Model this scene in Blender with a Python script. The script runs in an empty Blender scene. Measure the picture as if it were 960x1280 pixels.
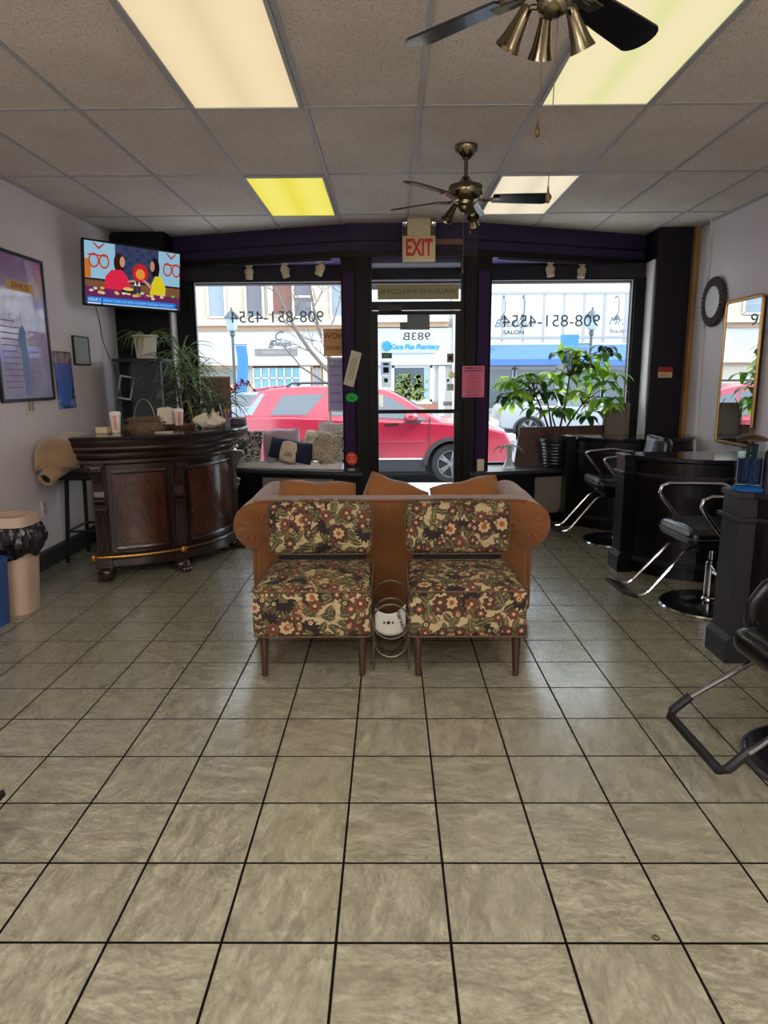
import bpy, bmesh, math, random
from mathutils import Vector, Matrix
random.seed(7)
PI = math.pi
scene = bpy.context.scene
COL = scene.collection
R2 = math.radians
BRIGHT = 13.0
GLOBE = 62.0
ALB = 1.0          # the street's surfaces are mid-toned under a bright sky
# ------------------------------------------------------------------ camera
F, PITCH, YAW, ROLL, EYE = 856.577, 0.19276, 0.008913, -0.0059116, 1.4704
_fwd = Vector((-math.sin(YAW)*math.cos(PITCH), math.cos(YAW)*math.cos(PITCH), -math.sin(PITCH)))
_r0 = Vector((math.cos(YAW), math.sin(YAW), 0)); _u0 = _r0.cross(_fwd)
_right = _r0*math.cos(ROLL) + _u0*math.sin(ROLL)
_up = _u0*math.cos(ROLL) - _r0*math.sin(ROLL)
cam_d = bpy.data.cameras.new('camera'); cam = bpy.data.objects.new('camera', cam_d); COL.objects.link(cam)
cam_d.sensor_fit = 'HORIZONTAL'; cam_d.sensor_width = 36; cam_d.lens = F/960*36
M = Matrix((( _right.x,_up.x,-_fwd.x,0),(_right.y,_up.y,-_fwd.y,0),(_right.z,_up.z,-_fwd.z,0),(0,0,0,1)))
cam.matrix_world = Matrix.Translation((0,0,EYE)) @ M
cam_d.clip_end = 300; scene.camera = cam
scene.view_settings.view_transform = 'Standard'; scene.view_settings.look = 'None'
scene.view_settings.exposure = 0; scene.view_settings.gamma = 1
try: scene.view_settings.use_curve_mapping = False
except Exception: pass

def at(x, y, Y):            # point of the place seen at photo pixel (x, y) on the upright plane at depth Y
    d = _fwd + _right*((x-480)/F) + _up*((640-y)/F)
    t = Y/d.y
    return Vector((d.x*t, Y, EYE+d.z*t))
def atX(x, y, X):
    d = _fwd + _right*((x-480)/F) + _up*((640-y)/F)
    t = X/d.x
    return Vector((X, d.y*t, EYE+d.z*t))

# ------------------------------------------------------------------ materials
def lin(c):
    out = []
    for v in c[:3]:
        v = v/255.0
        out.append((v/12.92 if v <= 0.04045 else ((v+0.055)/1.055)**2.4)*ALB)
    return (*out, 1.0)
def mat(name, c, rough=0.5, metal=0.0, spec=0.5, bump=0.0, bscale=60, var=0.0, vscale=8, coat=0.0, trans=0.0, ior=1.45, sheen=0.0, alpha=1.0):
    m = bpy.data.materials.new(name); m.use_nodes = True
    nt = m.node_tree; b = nt.nodes['Principled BSDF']
    b.inputs['Base Color'].default_value = lin(c); b.inputs['Roughness'].default_value = rough
    b.inputs['Metallic'].default_value = metal; b.inputs['Specular IOR Level'].default_value = spec
    b.inputs['Coat Weight'].default_value = coat; b.inputs['Transmission Weight'].default_value = trans
    b.inputs['IOR'].default_value = ior; b.inputs['Alpha'].default_value = alpha
    if coat: b.inputs['Coat Roughness'].default_value = 0.08
    if sheen: b.inputs['Sheen Weight'].default_value = sheen
    if var or bump:
        tc = nt.nodes.new('ShaderNodeTexCoord')
    if var:
        nz = nt.nodes.new('ShaderNodeTexNoise'); nz.inputs['Scale'].default_value = vscale; nz.inputs['Detail'].default_value = 5
        nt.links.new(tc.outputs['Object'], nz.inputs['Vector'])
        mx = nt.nodes.new('ShaderNodeMix'); mx.data_type = 'RGBA'
        l = lin(c)
        mx.inputs[6].default_value = (*[v*(1-var) for v in l[:3]], 1); mx.inputs[7].default_value = (*[min(1, v*(1+var)) for v in l[:3]], 1)
        nt.links.new(nz.outputs['Fac'], mx.inputs[0]); nt.links.new(mx.outputs[2], b.inputs['Base Color'])
    if bump:
        nb = nt.nodes.new('ShaderNodeTexNoise'); nb.inputs['Scale'].default_value = bscale; nb.inputs['Detail'].default_value = 4
        nt.links.new(tc.outputs['Object'], nb.inputs['Vector'])
        bp = nt.nodes.new('ShaderNodeBump'); bp.inputs['Strength'].default_value = bump; bp.inputs['Distance'].default_value = 0.01
        nt.links.new(nb.outputs['Fac'], bp.inputs['Height']); nt.links.new(bp.outputs['Normal'], b.inputs['Normal'])
    return m
def emis(name, c, s=1.0):
    m = bpy.data.materials.new(name); m.use_nodes = True
    nt = m.node_tree; nt.nodes.clear()
    e = nt.nodes.new('ShaderNodeEmission'); o = nt.nodes.new('ShaderNodeOutputMaterial')
    e.inputs[0].default_value = lin(c); e.inputs[1].default_value = s
    nt.links.new(e.outputs[0], o.inputs[0]); return m
_cache = {}
def pm(c, rough=0.7, **k):          # plain material by colour
    key = (tuple(c), ALB, rough, tuple(sorted(k.items())))
    if key not in _cache: _cache[key] = mat('plain_%02x%02x%02x' % tuple(c[:3]), c, rough, **k)
    return _cache[key]

class G:                            # small node-graph helper
    def __init__(s, nt): s.nt = nt
    def _in(s, n, i, v):
        if isinstance(v, (int, float)): n.inputs[i].default_value = v
        elif isinstance(v, tuple): n.inputs[i].default_value = v
        elif v is not None: s.nt.links.new(v, n.inputs[i])
    def m(s, op, a, b=None, c=None, clamp=False):
        n = s.nt.nodes.new('ShaderNodeMath'); n.operation = op; n.use_clamp = clamp
        s._in(n, 0, a); s._in(n, 1, b); s._in(n, 2, c); return n.outputs[0]
    def v(s, op, a, b=None):
        n = s.nt.nodes.new('ShaderNodeVectorMath'); n.operation = op
        s._in(n, 0, a); s._in(n, 1, b)
        return n.outputs['Value'] if op in ('LENGTH', 'DOT_PRODUCT') else n.outputs[0]
    def sep(s, a):
        n = s.nt.nodes.new('ShaderNodeSeparateXYZ'); s._in(n, 0, a); return n.outputs
    def comb(s, x, y, z=0.0):
        n = s.nt.nodes.new('ShaderNodeCombineXYZ'); s._in(n, 0, x); s._in(n, 1, y); s._in(n, 2, z); return n.outputs[0]
    def mix(s, f, a, b):
        n = s.nt.nodes.new('ShaderNodeMix'); n.data_type = 'RGBA'
        s._in(n, 0, f); s._in(n, 6, a); s._in(n, 7, b); return n.outputs[2]
    def noise(s, vec, scale, detail=4, rough=0.5, dist=0.0):
        n = s.nt.nodes.new('ShaderNodeTexNoise'); n.inputs['Scale'].default_value = scale
        n.inputs['Detail'].default_value = detail; n.inputs['Roughness'].default_value = rough; n.inputs['Distortion'].default_value = dist
        s._in(n, 'Vector', vec); return n.outputs['Fac']
    def ramp(s, f, lo, hi):
        n = s.nt.nodes.new('ShaderNodeMapRange'); s._in(n, 0, f); n.inputs[1].default_value = lo; n.inputs[2].default_value = hi
        return n.outputs[0]
    def vor(s, vec, scale, rnd=1.0, dim='2D'):
        n = s.nt.nodes.new('ShaderNodeTexVoronoi'); n.voronoi_dimensions = dim
        n.inputs['Scale'].default_value = scale; n.inputs['Randomness'].default_value = rnd
        s._in(n, 'Vector', vec); return n.outputs
    def bump(s, h, strength, dist=0.01):
        n = s.nt.nodes.new('ShaderNodeBump'); n.inputs['Strength'].default_value = strength; n.inputs['Distance'].default_value = dist
        s._in(n, 'Height', h); return n.outputs[0]
def new_mat(name):
    m = bpy.data.materials.new(name); m.use_nodes = True
    return m, G(m.node_tree), m.node_tree.nodes['Principled BSDF']
def geo_pos(g): return g.nt.nodes.new('ShaderNodeNewGeometry').outputs['Position']
def obj_pos(g): return g.nt.nodes.new('ShaderNodeTexCoord').outputs['Object']

TILE, FX, FY = 0.305, -0.1482, 1.5651
def floor_mat():
    m, g, b = new_mat('floor_tile')
    p = g.sep(geo_pos(g))
    u = g.m('DIVIDE', g.m('SUBTRACT', p[0], FX), TILE); v = g.m('DIVIDE', g.m('SUBTRACT', p[1], FY), TILE)
    fu = g.m('ABSOLUTE', g.m('SUBTRACT', g.m('FRACT', u), 0.5)); fv = g.m('ABSOLUTE', g.m('SUBTRACT', g.m('FRACT', v), 0.5))
    mx = g.m('MAXIMUM', fu, fv)
    gr = g.ramp(mx, 0.4845, 0.4885)
    wn = g.nt.nodes.new('ShaderNodeTexWhiteNoise'); wn.noise_dimensions = '2D'
    g.nt.links.new(g.comb(g.m('FLOOR', u), g.m('FLOOR', v)), wn.inputs['Vector'])
    off = g.v('SCALE', wn.outputs['Color']); off.node.inputs['Scale'].default_value = 13.0
    pv = g.v('ADD', g.comb(p[0], g.m('MULTIPLY', p[1], 1.0)), off)
    ang = g.m('MULTIPLY', g.m('FLOOR', g.m('MULTIPLY', wn.outputs['Value'], 4.0)), PI/2)
    q = g.sep(pv); ca, sa = g.m('COSINE', ang), g.m('SINE', ang)
    rx = g.m('SUBTRACT', g.m('MULTIPLY', q[0], ca), g.m('MULTIPLY', q[1], sa)); ry_ = g.m('ADD', g.m('MULTIPLY', q[0], sa), g.m('MULTIPLY', q[1], ca))
    ps = g.comb(g.m('ADD', rx, g.m('MULTIPLY', ry_, .6)), g.m('MULTIPLY', ry_, 2.1))
    n1 = g.noise(ps, 8.0, 10, 0.74, .5); n2 = g.noise(ps, 36.0, 8, 0.75, .8)
    n3 = g.ramp(g.m('ABSOLUTE', g.m('SUBTRACT', g.noise(ps, 7.0, 8, 0.65, .9), 0.5)), 0.0, 0.03)
    base = g.mix(g.ramp(n1, 0.36, 0.64), lin((118,112,91)), lin((172,167,143)))
    base = g.mix(g.m('MULTIPLY', g.ramp(n2, 0.46, 0.60), 0.6), base, lin((92,86,72)))
    base = g.mix(g.m('MULTIPLY', g.m('SUBTRACT', 1.0, n3), 0.38), base, lin((90,84,72)))
    tint = g.m('MULTIPLY', wn.outputs['Value'], 0.25)
    base = g.mix(tint, base, lin((136,131,114)))
    g._in(b, 'Base Color', g.mix(gr, base, lin((22,17,14))))
    g._in(b, 'Roughness', g.m('ADD', g.m('ADD', 0.17, g.m('MULTIPLY', n2, 0.20)), g.m('MULTIPLY', gr, 0.4)))
    b.inputs['Specular IOR Level'].default_value = 0.9; b.inputs['Coat Weight'].default_value = .35; b.inputs['Coat Roughness'].default_value = .16
    inv = g.m('SUBTRACT', 1.0, gr)
    g._in(b, 'Coat Weight', g.m('MULTIPLY', inv, .35)); g._in(b, 'Specular IOR Level', g.m('MULTIPLY', inv, .8))
    g._in(b, 'Normal', g.bump(inv, 0.15, 0.003))
    return m
def ceil_mat():
    m, g, b = new_mat('ceiling_tile')
    p = geo_pos(g)
    n1 = g.noise(p, 130, 3, 0.7); n2 = g.noise(p, 2.2, 3)
    spk = g.ramp(n1, 0.33, 0.46)
    base = g.mix(g.ramp(n2, 0.3, 0.7), lin((208,198,188)), lin((222,213,203)))
    g._in(b, 'Base Color', g.mix(spk, lin((140,128,116)), base))
    b.inputs['Roughness'].default_value = 0.95
    g._in(b, 'Normal', g.bump(n1, 0.3, 0.004))
    return m
def wall_mat(name, c):
    m, g, b = new_mat(name)
    p = geo_pos(g)
    n = g.noise(p, 1.6, 5, 0.6); n2 = g.noise(p, 240, 2)
    l = lin(c)
    g._in(b, 'Base Color', g.mix(g.ramp(n, 0.3, 0.75), (*[v*0.9 for v in l[:3]],1), l))
    b.inputs['Roughness'].default_value = 0.8
    g._in(b, 'Normal', g.bump(n2, 0.12, 0.003))
    return m
def wood_mat(name, c1, c2, rough=0.3, scale=3.0, coat=0.4, stretch=(6,6,0.6)):
    m, g, b = new_mat(name)
    p = g.v('MULTIPLY', obj_pos(g), stretch)
    n = g.noise(p, scale, 6, 0.6, 1.5); n2 = g.noise(p, scale*9, 4, 0.6, 0.5)
    f = g.ramp(g.m('ADD', g.m('MULTIPLY', n, 0.75), g.m('MULTIPLY', n2, 0.25)), 0.35, 0.65)
    g._in(b, 'Base Color', g.mix(f, lin(c1), lin(c2)))
    b.inputs['Roughness'].default_value = rough; b.inputs['Coat Weight'].default_value = coat; b.inputs['Coat Roughness'].default_value = 0.12
    return m
def floral_mat():
    m, g, b = new_mat('floral_fabric')
    uvn = g.nt.nodes.new('ShaderNodeUVMap'); uvn.uv_map = 'UVMap'
    warp = g.nt.nodes.new('ShaderNodeTexNoise'); warp.inputs['Scale'].default_value = 22; g.nt.links.new(uvn.outputs[0], warp.inputs['Vector'])
    w = g.v('SCALE', g.v('SUBTRACT', warp.outputs['Color'], (0.5,0.5,0.5))); w.node.inputs['Scale'].default_value = 0.012
    uv = g.v('ADD', uvn.outputs[0], w)
    col = lin((172,152,112))
    def cell(scale, off, rnd=0.75):
        pv = g.v('ADD', uv, (off, off*0.7+0.13, 0.0))
        o = g.vor(pv, scale, rnd)
        d = g.sep(g.v('SUBTRACT', pv, o['Position'])); c = g.sep(o['Color'])
        return d[0], d[1], c
    def leaf(col, scale, off, L, W, c1, c2, prob):
        x, y, c = cell(scale, off)
        a = g.m('MULTIPLY', c[0], 6.283); ca, sa = g.m('COSINE', a), g.m('SINE', a)
        lx = g.m('ADD', g.m('MULTIPLY', x, ca), g.m('MULTIPLY', y, sa)); ly = g.m('SUBTRACT', g.m('MULTIPLY', y, ca), g.m('MULTIPLY', x, sa))
        q = g.m('POWER', g.m('DIVIDE', g.m('ABSOLUTE', lx), L), 2.0)
        ww = g.m('MULTIPLY', g.m('SUBTRACT', 1.0, q), W)
        ay = g.m('ABSOLUTE', ly)
        mask = g.m('MULTIPLY', g.m('LESS_THAN', ay, ww), g.m('LESS_THAN', c[2], prob))
        vein = g.m('LESS_THAN', ay, 0.0009)
        lc = g.mix(g.m('GREATER_THAN', c[1], 0.5), lin(c1), lin(c2))
        lc = g.mix(vein, lc, lin((176,160,112)))
        stem = g.m('MULTIPLY', g.m('LESS_THAN', ay, 0.0012), g.m('MULTIPLY', g.m('LESS_THAN', g.m('ABSOLUTE', lx), L*1.7), g.m('LESS_THAN', c[2], prob)))
        col = g.mix(stem, col, lin((60,48,34)))
        return g.mix(mask, col, lc)
    def flower(col, scale, off, R, n, amp, c1, c2, ring, cen, prob, lo=0.0):
        x, y, c = cell(scale, off)
        r = g.m('SQRT', g.m('ADD', g.m('MULTIPLY', x, x), g.m('MULTIPLY', y, y)))
        a = g.m('ADD', g.m('ARCTAN2', y, x), g.m('MULTIPLY', c[0], 6.28))
        Rr = g.m('MULTIPLY', g.m('ADD', 1.0-amp, g.m('MULTIPLY', g.m('COSINE', g.m('MULTIPLY', a, float(n))), amp)), R)
        Rr = g.m('MULTIPLY', Rr, g.m('ADD', 0.75, g.m('MULTIPLY', c[1], 0.35)))
        ok = g.m('MULTIPLY', g.m('LESS_THAN', c[2], prob), g.m('GREATER_THAN', c[2], lo))
        fc = g.mix(g.m('GREATER_THAN', c[0], 0.55), lin(c1), lin(c2))
        fc = g.mix(g.m('LESS_THAN', r, g.m('MULTIPLY', Rr, 0.58)), fc, lin(ring))
        fc = g.mix(g.m('LESS_THAN', r, g.m('MULTIPLY', Rr, 0.27)), fc, lin(cen))
        return g.mix(g.m('MULTIPLY', g.m('LESS_THAN', r, Rr), ok), col, fc)
    def carnation(col, scale, off, R, prob):
        x, y, c = cell(scale, off, 0.6)
        a0 = g.m('MULTIPLY', c[0], 6.283); ca, sa = g.m('COSINE', a0), g.m('SINE', a0)
        lx = g.m('ADD', g.m('MULTIPLY', x, ca), g.m('MULTIPLY', y, sa)); ly = g.m('SUBTRACT', g.m('MULTIPLY', y, ca), g.m('MULTIPLY', x, sa))
        r = g.m('SQRT', g.m('ADD', g.m('MULTIPLY', lx, lx), g.m('MULTIPLY', ly, ly)))
        a = g.m('ARCTAN2', ly, lx)
        Rr = g.m('MULTIPLY', g.m('ADD', 0.86, g.m('MULTIPLY', g.m('COSINE', g.m('MULTIPLY', a, 15.0)), 0.13)), R)
        body = g.m('MULTIPLY', g.m('LESS_THAN', r, Rr), g.m('GREATER_THAN', lx, -0.25*R))
        ok = g.m('LESS_THAN', c[2], prob)
        col = g.mix(g.m('MULTIPLY', body, ok), col, lin((30,20,17)))
        cal = g.m('MULTIPLY', g.m('LESS_THAN', r, R*0.36), g.m('LESS_THAN', lx, R*0.05))
        return g.mix(g.m('MULTIPLY', cal, ok), col, lin((96,82,46)))
    col = leaf(col, 11, 0.3, 0.042, 0.020, (84,78,44), (66,62,36), 1.0)
    col = leaf(col, 12.5, 1.7, 0.036, 0.017, (92,82,48), (74,66,38), 1.0)
    col = leaf(col, 12, 14.7, 0.038, 0.018, (76,70,40), (58,54,32), 1.0)
    col = leaf(col, 13, 7.7, 0.034, 0.015, (66,62,36), (78,72,42), 1.0)
    col = flower(col, 10, 3.1, 0.034, 7, 0.12, (92,50,36), (60,32,26), (104,60,40), (188,152,96), 0.85)
    col = carnation(col, 5.2, 5.3, 0.062, 0.95)
    col = flower(col, 5.0, 9.9, 0.062, 8, 0.10, (58,32,24), (72,40,28), (176,156,114), (152,72,34), 0.75)
    col = flower(col, 9, 21.9, 0.036, 7, 0.12, (78,42,32), (104,60,40), (78,42,32), (190,150,90), 0.5)
    col = flower(col, 17, 12.4, 0.019, 6, 0.12, (42,26,20), (120,66,34), (184,164,124), (112,60,34), 0.32)
    g._in(b, 'Base Color', col); b.inputs['Roughness'].default_value = 0.85
    g._in(b, 'Normal', g.bump(g.noise(uvn.outputs[0], 500, 2), 0.25, 0.002))
    return m
def perf_mat():                      # radiator grille: diamond lattice
    m, g, b = new_mat('lattice_metal')
    p = g.sep(obj_pos(g))
    s = 46.0
    a = g.m('FRACT', g.m('MULTIPLY', g.m('ADD', p[0], p[2]), s)); c = g.m('FRACT', g.m('MULTIPLY', g.m('SUBTRACT', p[0], p[2]), s))
    a = g.m('ABSOLUTE', g.m('SUBTRACT', a, 0.5)); c = g.m('ABSOLUTE', g.m('SUBTRACT', c, 0.5))
    hole = g.m('LESS_THAN', g.m('MAXIMUM', a, c), 0.3)
    g._in(b, 'Base Color', g.mix(hole, lin((150,138,126)), lin((20,17,18)))); b.inputs['Roughness'].default_value = 0.6
    return m
def glass_mat(name='window_glass', tint=(1,1,1,1), rough=0.0, refl=.12):
    m = bpy.data.materials.new(name); m.use_nodes = True
    nt = m.node_tree; nt.nodes.clear()
    t = nt.nodes.new('ShaderNodeBsdfTransparent'); t.inputs[0].default_value = tint
    gl = nt.nodes.new('ShaderNodeBsdfGlossy'); gl.inputs['Roughness'].default_value = rough
    fr = nt.nodes.new('ShaderNodeFresnel'); fr.inputs[0].default_value = 1.45
    mx = nt.nodes.new('ShaderNodeMixShader'); o = nt.nodes.new('ShaderNodeOutputMaterial')
    sc_ = nt.nodes.new('ShaderNodeMath'); sc_.operation = 'MULTIPLY'; sc_.inputs[1].default_value = refl; nt.links.new(fr.outputs[0], sc_.inputs[0]); nt.links.new(sc_.outputs[0], mx.inputs[0]); nt.links.new(t.outputs[0], mx.inputs[1]); nt.links.new(gl.outputs[0], mx.inputs[2])
    nt.links.new(mx.outputs[0], o.inputs[0]); return m
GLASS = glass_mat()
def trl(c, f=.75):                   # thin film or paper that lets daylight through
    m = bpy.data.materials.new('translucent_%02x%02x%02x' % tuple(c)); m.use_nodes = True; nt = m.node_tree; b = nt.nodes['Principled BSDF']
    b.inputs['Base Color'].default_value = lin(c); b.inputs['Roughness'].default_value = .7
    t = nt.nodes.new('ShaderNodeBsdfTranslucent'); t.inputs[0].default_value = lin(c); mx = nt.nodes.new('ShaderNodeMixShader'); mx.inputs[0].default_value = f
    nt.links.new(b.outputs[0], mx.inputs[1]); nt.links.new(t.outputs[0], mx.inputs[2]); nt.links.new(mx.outputs[0], nt.nodes['Material Output'].inputs[0]); return m

# ------------------------------------------------------------------ mesh builder
def world_off(p):
    o = Vector((0,0,0))
    while p is not None:
        o += p.location; p = p.parent
    return o
class MB:
    def __init__(s): s.v = []; s.f = []; s.mi = []; s.cur = 0
    def _add(s, vs, fs):
        n = len(s.v); s.v += [Vector(v) for v in vs]
        for f in fs: s.f.append([i+n for i in f]); s.mi.append(s.cur)
        return n
    def m(s, i): s.cur = i; return s
    def box(s, x0,y0,z0,x1,y1,z1):
        x0,x1 = sorted((x0,x1)); y0,y1 = sorted((y0,y1)); z0,z1 = sorted((z0,z1))
        s._add([(x0,y0,z0),(x1,y0,z0),(x1,y1,z0),(x0,y1,z0),(x0,y0,z1),(x1,y0,z1),(x1,y1,z1),(x0,y1,z1)],
               [(0,3,2,1),(4,5,6,7),(0,1,5,4),(1,2,6,5),(2,3,7,6),(3,0,4,7)]); return s
    def rb(s, c, size, rz=0, rx=0, ry=0):          # rotated box about its centre
        n = len(s.v); hx,hy,hz = size[0]/2,size[1]/2,size[2]/2
        s.box(-hx,-hy,-hz,hx,hy,hz); s.xf(Matrix.Translation(c) @ Matrix.Rotation(rz,4,'Z') @ Matrix.Rotation(ry,4,'Y') @ Matrix.Rotation(rx,4,'X'), n); return s
    def xf(s, Mx, start=0):
        for i in range(start, len(s.v)): s.v[i] = Mx @ s.v[i]
        return s
    def face(s, pts): s._add(pts, [tuple(range(len(pts)))]); return s
    def prism(s, pts, ax, a, b):                   # 2D outline extruded along ax
        def P(p, t):
            return (p[0],p[1],t) if ax == 'z' else ((p[0],t,p[1]) if ax == 'y' else (t,p[0],p[1]))
        n = len(pts); vs = [P(p,a) for p in pts] + [P(p,b) for p in pts]
        area = sum(pts[i][0]*pts[(i+1)%n][1]-pts[(i+1)%n][0]*pts[i][1] for i in range(n))
        fl = (area > 0) == (ax != 'y'); fl = fl if b > a else not fl
        fs = [tuple(range(n))[::-1] if fl else tuple(range(n)), tuple(range(n,2*n)) if fl else tuple(range(n,2*n))[::-1]]
        for i in range(n):
            j = (i+1)%n; q = (i,j,j+n,i+n); fs.append(q if fl else q[::-1])
        s._add(vs, fs); return s
    def tube(s, pts, r, seg=8, closed=False, caps=True, flat=1.0):
        pts = [Vector(p) for p in pts]; n = len(pts)
        rs = r if isinstance(r, (list,tuple)) else [r]*n
        base = len(s.v); prev = None; vs = []
        for i,p in enumerate(pts):
            if closed: t = pts[(i+1)%n]-pts[i-1]
            else: t = pts[min(i+1,n-1)]-pts[max(i-1,0)]
            if t.length < 1e-9: t = Vector((0,0,1))
            t.normalize()
            if prev is None:
                u = t.cross(Vector((0,0,1)));
                if u.length < 1e-3: u = t.cross(Vector((0,1,0)))
            else: u = prev - t*prev.dot(t)
            if u.length < 1e-6: u = t.orthogonal()
            u.normalize(); prev = u; w = t.cross(u)
            for k in range(seg):
                a = 2*PI*k/seg; vs.append(p + (u*math.cos(a) + w*math.sin(a)*flat)*rs[i])
        fs = []
        for i in range(n if closed else n-1):
            j = (i+1)%n
            for k in range(seg):
                l = (k+1)%seg; fs.append((i*seg+k, i*seg+l, j*seg+l, j*seg+k))
        if caps and not closed:
            fs.append(tuple(range(seg))[::-1]); fs.append(tuple((n-1)*seg+k for k in range(seg)))
        s._add(vs, fs); return s
    def lathe(s, prof, c=(0,0,0), seg=24, Mx=None, a0=0.0, a1=2*PI):   # prof [(r,z)] bottom to top
        n0 = len(s.v); full = abs(a1-a0-2*PI) < 1e-6; k = seg if full else seg+1
        vs = []; fs = []
        for r,z in prof:
            for i in range(k):
                a = a0+(a1-a0)*i/seg; vs.append((r*math.cos(a), r*math.sin(a), z))
        for j in range(len(prof)-1):
            for i in range(seg):
                l = (i+1)%k; fs.append((j*k+i, j*k+l, (j+1)*k+l, (j+1)*k+i))
        if full:
            if prof[0][0] > 1e-6: fs.append(tuple(range(k))[::-1])
            if prof[-1][0] > 1e-6: fs.append(tuple((len(prof)-1)*k+i for i in range(k)))
        s._add(vs, fs); s.xf(Matrix.Translation(c) @ (Mx or Matrix()), n0); return s
    def arc(s, prof, c, a0, a1, n=24):             # closed profile [(r,z)] swept about the vertical through c
        vs = []; k = len(prof)
        for i in range(n+1):
            a = a0+(a1-a0)*i/n
            for r,z in prof: vs.append((c[0]+r*math.cos(a), c[1]+r*math.sin(a), z))
        fs = []
        for i in range(n):
            for j in range(k):
                l = (j+1)%k; fs.append((i*k+j, (i+1)*k+j, (i+1)*k+l, i*k+l))
        fs.append(tuple(range(k))[::-1]); fs.append(tuple(n*k+j for j in range(k)))
        s._add(vs, fs); return s
    def grid(s, fn, nu, nv, wrapu=False):
        vs = [fn(i/nu, j/nv) for j in range(nv+1) for i in range(nu if wrapu else nu+1)]
        k = nu if wrapu else nu+1; fs = []
        for j in range(nv):
            for i in range(nu): fs.append((j*k+i, j*k+(i+1)%k, (j+1)*k+(i+1)%k, (j+1)*k+i))
        s._add(vs, fs); return s
    def ball(s, c, rx, ry=None, rz=None, seg=12, Mx=None):
        ry = rx if ry is None else ry; rz = rx if rz is None else rz
        n0 = len(s.v); h = max(6, seg//2)
        prof = [(max(1e-7,math.cos(-PI/2+PI*i/h)), math.sin(-PI/2+PI*i/h)) for i in range(h+1)]
        s.lathe(prof, (0,0,0), seg); s.xf(Matrix.Translation(c) @ (Mx or Matrix()) @ Matrix.Diagonal((rx,ry,rz,1)), n0); return s
    def build(s, name, mats, parent=None, smooth=False, bevel=0.0, bseg=2, sub=0, uv=None, fix=True):
        me = bpy.data.meshes.new(name)
        off = world_off(parent) if parent is not None else None
        if off is None:
            xs = [v.x for v in s.v]; ys = [v.y for v in s.v]; zs = [v.z for v in s.v]
            off = Vector(((min(xs)+max(xs))/2, (min(ys)+max(ys))/2, min(zs)))
        me.from_pydata([v-off for v in s.v], [], s.f)
        mats = mats if isinstance(mats, (list,tuple)) else [mats]
        for m_ in mats: me.materials.append(m_)
        if len(mats) > 1: me.polygons.foreach_set('material_index', s.mi)
        bm = bmesh.new(); bm.from_mesh(me)
        if fix: bmesh.ops.remove_doubles(bm, verts=bm.verts, dist=1e-6); bmesh.ops.recalc_face_normals(bm, faces=bm.faces)
        bm.to_mesh(me); bm.free()
        if uv == 'box':
            ul = me.uv_layers.new(name='UVMap')
            for p in me.polygons:
                nn = p.normal; ax = max(range(3), key=lambda i: abs(nn[i]))
                for li in p.loop_indices:
                    co = me.vertices[me.loops[li].vertex_index].co + off
                    ul.data[li].uv = (co.x+0.31*ax, co.z) if ax == 1 else ((co.y+0.7, co.z) if ax == 0 else (co.x, co.y))
        if smooth: me.polygons.foreach_set('use_smooth', [True]*len(me.polygons))
        o = bpy.data.objects.new(name, me); COL.objects.link(o)
        if parent is not None: o.parent = parent
        else: o.location = off
        if bevel:
            b = o.modifiers.new('bevel', 'BEVEL'); b.width = bevel; b.segments = bseg; b.limit_method = 'ANGLE'; b.angle_limit = R2(40); b.harden_normals = False
        if sub:
            b = o.modifiers.new('sub', 'SUBSURF'); b.levels = sub; b.render_levels = sub
        if smooth and bevel == 0 and not sub:
            try: me.set_sharp_from_angle(angle=R2(38))
            except Exception: pass
        return o
def thing(name, label, cat, loc=(0,0,0), group=None):
    o = bpy.data.objects.new(name, None); COL.objects.link(o); o.empty_display_size = 0.1
    o.location = loc; o['label'] = label; o['category'] = cat
    if group: o['group'] = group
    return o
def tag(o, label, cat, group=None, kind=None):
    o['label'] = label; o['category'] = cat
    if group: o['group'] = group
    if kind: o['kind'] = kind
    return o
def struct(o): o['kind'] = 'structure'; return o
def copy_tree(o, parent=None):
    c = o.copy(); COL.objects.link(c)
    if parent is not None: c.parent = parent
    for ch in list(o.children): copy_tree(ch, c)
    return c
def rounded(w, d, h, r, seg=4):                    # rounded box as a builder, centred at origin
    bm = bmesh.new(); bmesh.ops.create_cube(bm, size=1.0)
    for v in bm.verts: v.co = Vector((v.co.x*w, v.co.y*d, v.co.z*h))
    bmesh.ops.bevel(bm, geom=bm.edges[:], offset=r, segments=seg, affect='EDGES', profile=0.5)
    mb = MB(); bm.verts.ensure_lookup_table()
    mb.v = [v.co.copy() for v in bm.verts]; mb.f = [[v.index for v in f.verts] for f in bm.faces]; mb.mi = [0]*len(mb.f)
    bm.free(); return mb
def pillow(w, h, t, n=14, p=2.6, ears=0.06, seed=0):      # soft square cushion standing in its XZ plane
    rnd = random.Random(seed); ph = [rnd.uniform(0,6.28) for _ in range(4)]
    mb = MB()
    def side(sg):
        def fn(u, v):
            a, b = 2*u-1, 2*v-1
            e = max(0.0, (1-abs(a)**p))*max(0.0, (1-abs(b)**p))
            k = 1 - ears*1.3*((1-b*b)*abs(a)**3+(1-a*a)*abs(b)**3)
            wr = 1+0.10*math.sin(5*a+ph[0]+3*b)*math.sin(4*b+ph[1])
            a, b = a*math.sqrt(1-.24*b*b), b*math.sqrt(1-.24*a*a)
            b += .035*math.sin(6*a+ph[2])*(b > 0)*b
            return (a*w/2*k, sg*t/2*(e**0.5)*1.12*wr, b*h/2*k)
        return fn
    mb.grid(side(1), n, n); mb.grid(side(-1), n, n); return mb
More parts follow.
